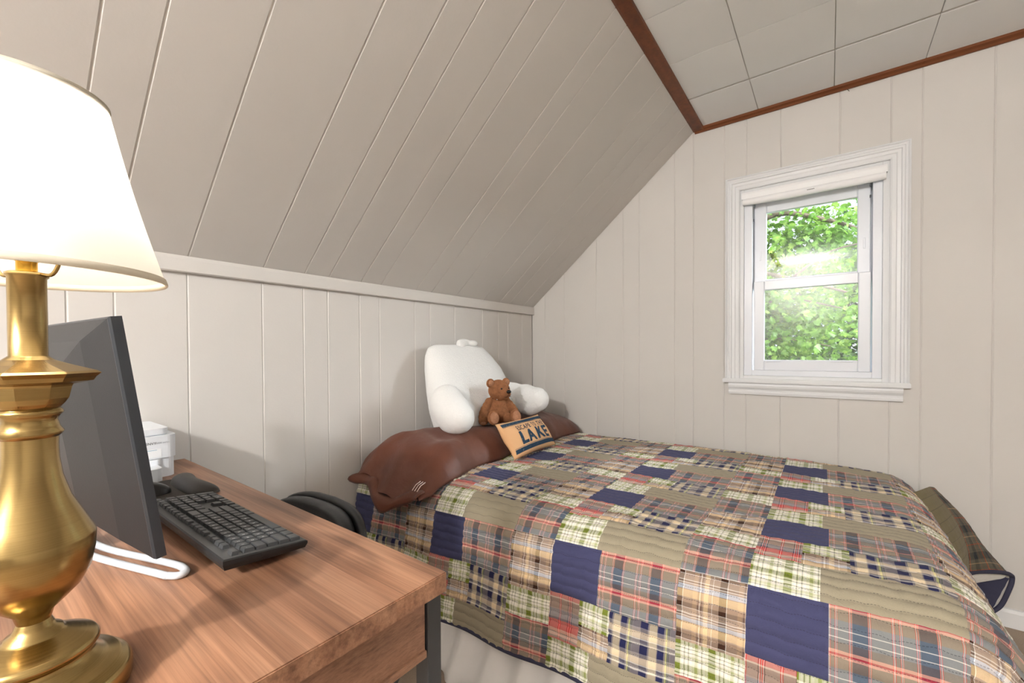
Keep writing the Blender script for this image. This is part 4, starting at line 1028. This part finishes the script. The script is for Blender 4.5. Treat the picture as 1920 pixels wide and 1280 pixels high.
def foliage(name, centers, count, size, mat, parent, seed):
    rng = np.random.default_rng(seed); V = []; F = []
    tot = sum(w for _, _, w in centers); nL = len(LEAF); base = 0
    for (c, r, w) in centers:
        n = int(count*w/tot)
        d = rng.normal(size=(n, 3)); d /= np.linalg.norm(d, axis=1, keepdims=True); rad = rng.random(n)**.42
        P = np.array(c)+d*rad[:, None]*np.array(r)
        clump = rng.normal(size=(max(1, n//14), 3))*np.array(r)*.55+np.array(c); P = .5*P+.5*(clump[rng.integers(0, len(clump), n)]+rng.normal(size=(n, 3))*.16)
        nrm = rng.normal(size=(n, 3))+np.array((0, -.7, .9)); nrm /= np.linalg.norm(nrm, axis=1, keepdims=True)
        t = rng.normal(size=(n, 3))+np.array((0, 0, -.8)); t -= nrm*(t*nrm).sum(1, keepdims=True); t /= np.linalg.norm(t, axis=1, keepdims=True); b = np.cross(nrm, t)
        s = size*(.6+.8*rng.random(n))
        pts = P[:, None, :]+s[:, None, None]*(LEAF[None, :, 0:1]*b[:, None, :]+LEAF[None, :, 1:2]*t[:, None, :])
        pts += (nrm*s[:, None])[:, None, :]*(-.25*np.abs(LEAF[None, :, 0:1]))
        V.append(pts.reshape(-1, 3)); F.append(np.arange(n*nL).reshape(n, nL)+base); base += n*nL
    o = mesh(name, np.concatenate(V), np.concatenate(F).tolist(), mat, parent); props(o, kind='stuff'); return o
M_BARK = simple('tree_bark', (104, 92, 80), .9, bumps=(40, .8, .02), var=.25)
M_LF1 = leaf_mat('maple_leaf', S(52, 92, 30), S(104, 148, 52), S(168, 198, 90)); M_LF2 = leaf_mat('far_leaf', S(40, 72, 44), S(70, 108, 60), S(112, 146, 78))
def tree(name, label, x, y, trunk_h, rad, branches, centers, count, size, mat, seed):
    t = empty(name, (0, 0, 0)); props(t, label, 'tree')
    tube('trunk', curve_pts([(x, y, -3.02), (x+.05, y, -1), (x-.05, y+.1, 1.0), (x+.05, y, trunk_h)], 6), [rad*(1-.6*i/18) for i in range(19)], M_BARK, t, 12)
    for pts, r0 in branches:
        c_ = curve_pts(pts, 6); tube('branch', c_, [max(.006, r0*(1-.8*i/len(c_))) for i in range(len(c_))], M_BARK, t, 8)
    foliage('foliage', centers, count, size, mat, t, seed); return t
tree('tree', 'maple tree with bright leaves close outside the window', .35, 4.3, 4.2, .16,
     [([(.35, 4.3, 1.9), (.75, 4.0, 2.15), (1.3, 3.9, 2.0), (1.9, 3.8, 1.75)], .045), ([(.4, 4.3, 2.2), (1.0, 4.2, 2.9), (1.7, 4.1, 2.7), (2.2, 4.0, 2.35)], .05), ([(.35, 4.3, 1.3), (1.1, 4.0, 1.75), (1.8, 3.9, 1.6)], .028), ([(1.3, 3.9, 2.0), (1.7, 3.7, 2.25), (2.2, 3.6, 2.3)], .02), ([(.4, 4.3, .9), (1.0, 4.1, 1.25), (1.7, 4.0, 1.15)], .02)],
     [((1.1, 4.2, 1.55), (1.5, .9, 1.15), 1.0), ((.4, 4.4, 2.6), (1.1, .9, .9), .5), ((1.6, 4.3, 2.55), (.9, .8, .6), .32), ((1.2, 4.3, .3), (1.7, .9, .9), .5)], 9500, .078, M_LF1, 3)
tree('tree', 'darker leafy tree standing further back outside the window', 2.6, 8.6, 5.0, .22,
     [([(2.6, 8.6, 1.5), (1.8, 8.3, 2.1), (.9, 8.2, 2.3)], .06), ([(2.6, 8.6, .4), (1.6, 8.2, .9), (.6, 8.1, 1.0)], .06)],
     [((1.2, 8.4, .4), (3.4, 1.2, 2.3), 1.0), ((2.6, 8.8, 2.6), (2.2, 1.2, 1.6), .45), ((-.6, 8.8, 2.6), (2.0, 1.2, 2.0), .45)], 11000, .13, M_LF2, 7)
tree('tree', 'broad leafy tree to the left of the maple outside the window', -3.0, 6.2, 4.6, .18,
     [([(-3.0, 6.2, 1.2), (-2.2, 6.0, 1.9), (-1.2, 5.9, 2.2)], .05), ([(-3.0, 6.2, .6), (-3.9, 6.1, 1.4), (-4.6, 6.0, 1.8)], .05)],
     [((-3.0, 6.3, 1.2), (2.4, 1.2, 2.4), 1.0), ((-3.4, 6.4, 3.0), (1.8, 1.1, 1.4), .5)], 6000, .12, M_LF1, 12)
tree('tree', 'rounded tree to the right of the maple outside the window', 6.6, 5.2, 4.4, .18,
     [([(6.6, 5.2, 1.2), (5.8, 5.1, 1.9), (5.1, 5.0, 2.1)], .05), ([(6.6, 5.2, .8), (7.4, 5.1, 1.6), (8.0, 5.0, 1.9)], .05)],
     [((6.6, 5.2, 1.4), (2.0, .9, 2.4), 1.0), ((6.8, 5.2, 3.0), (1.6, .8, 1.4), .5)], 5000, .13, M_LF2, 15)
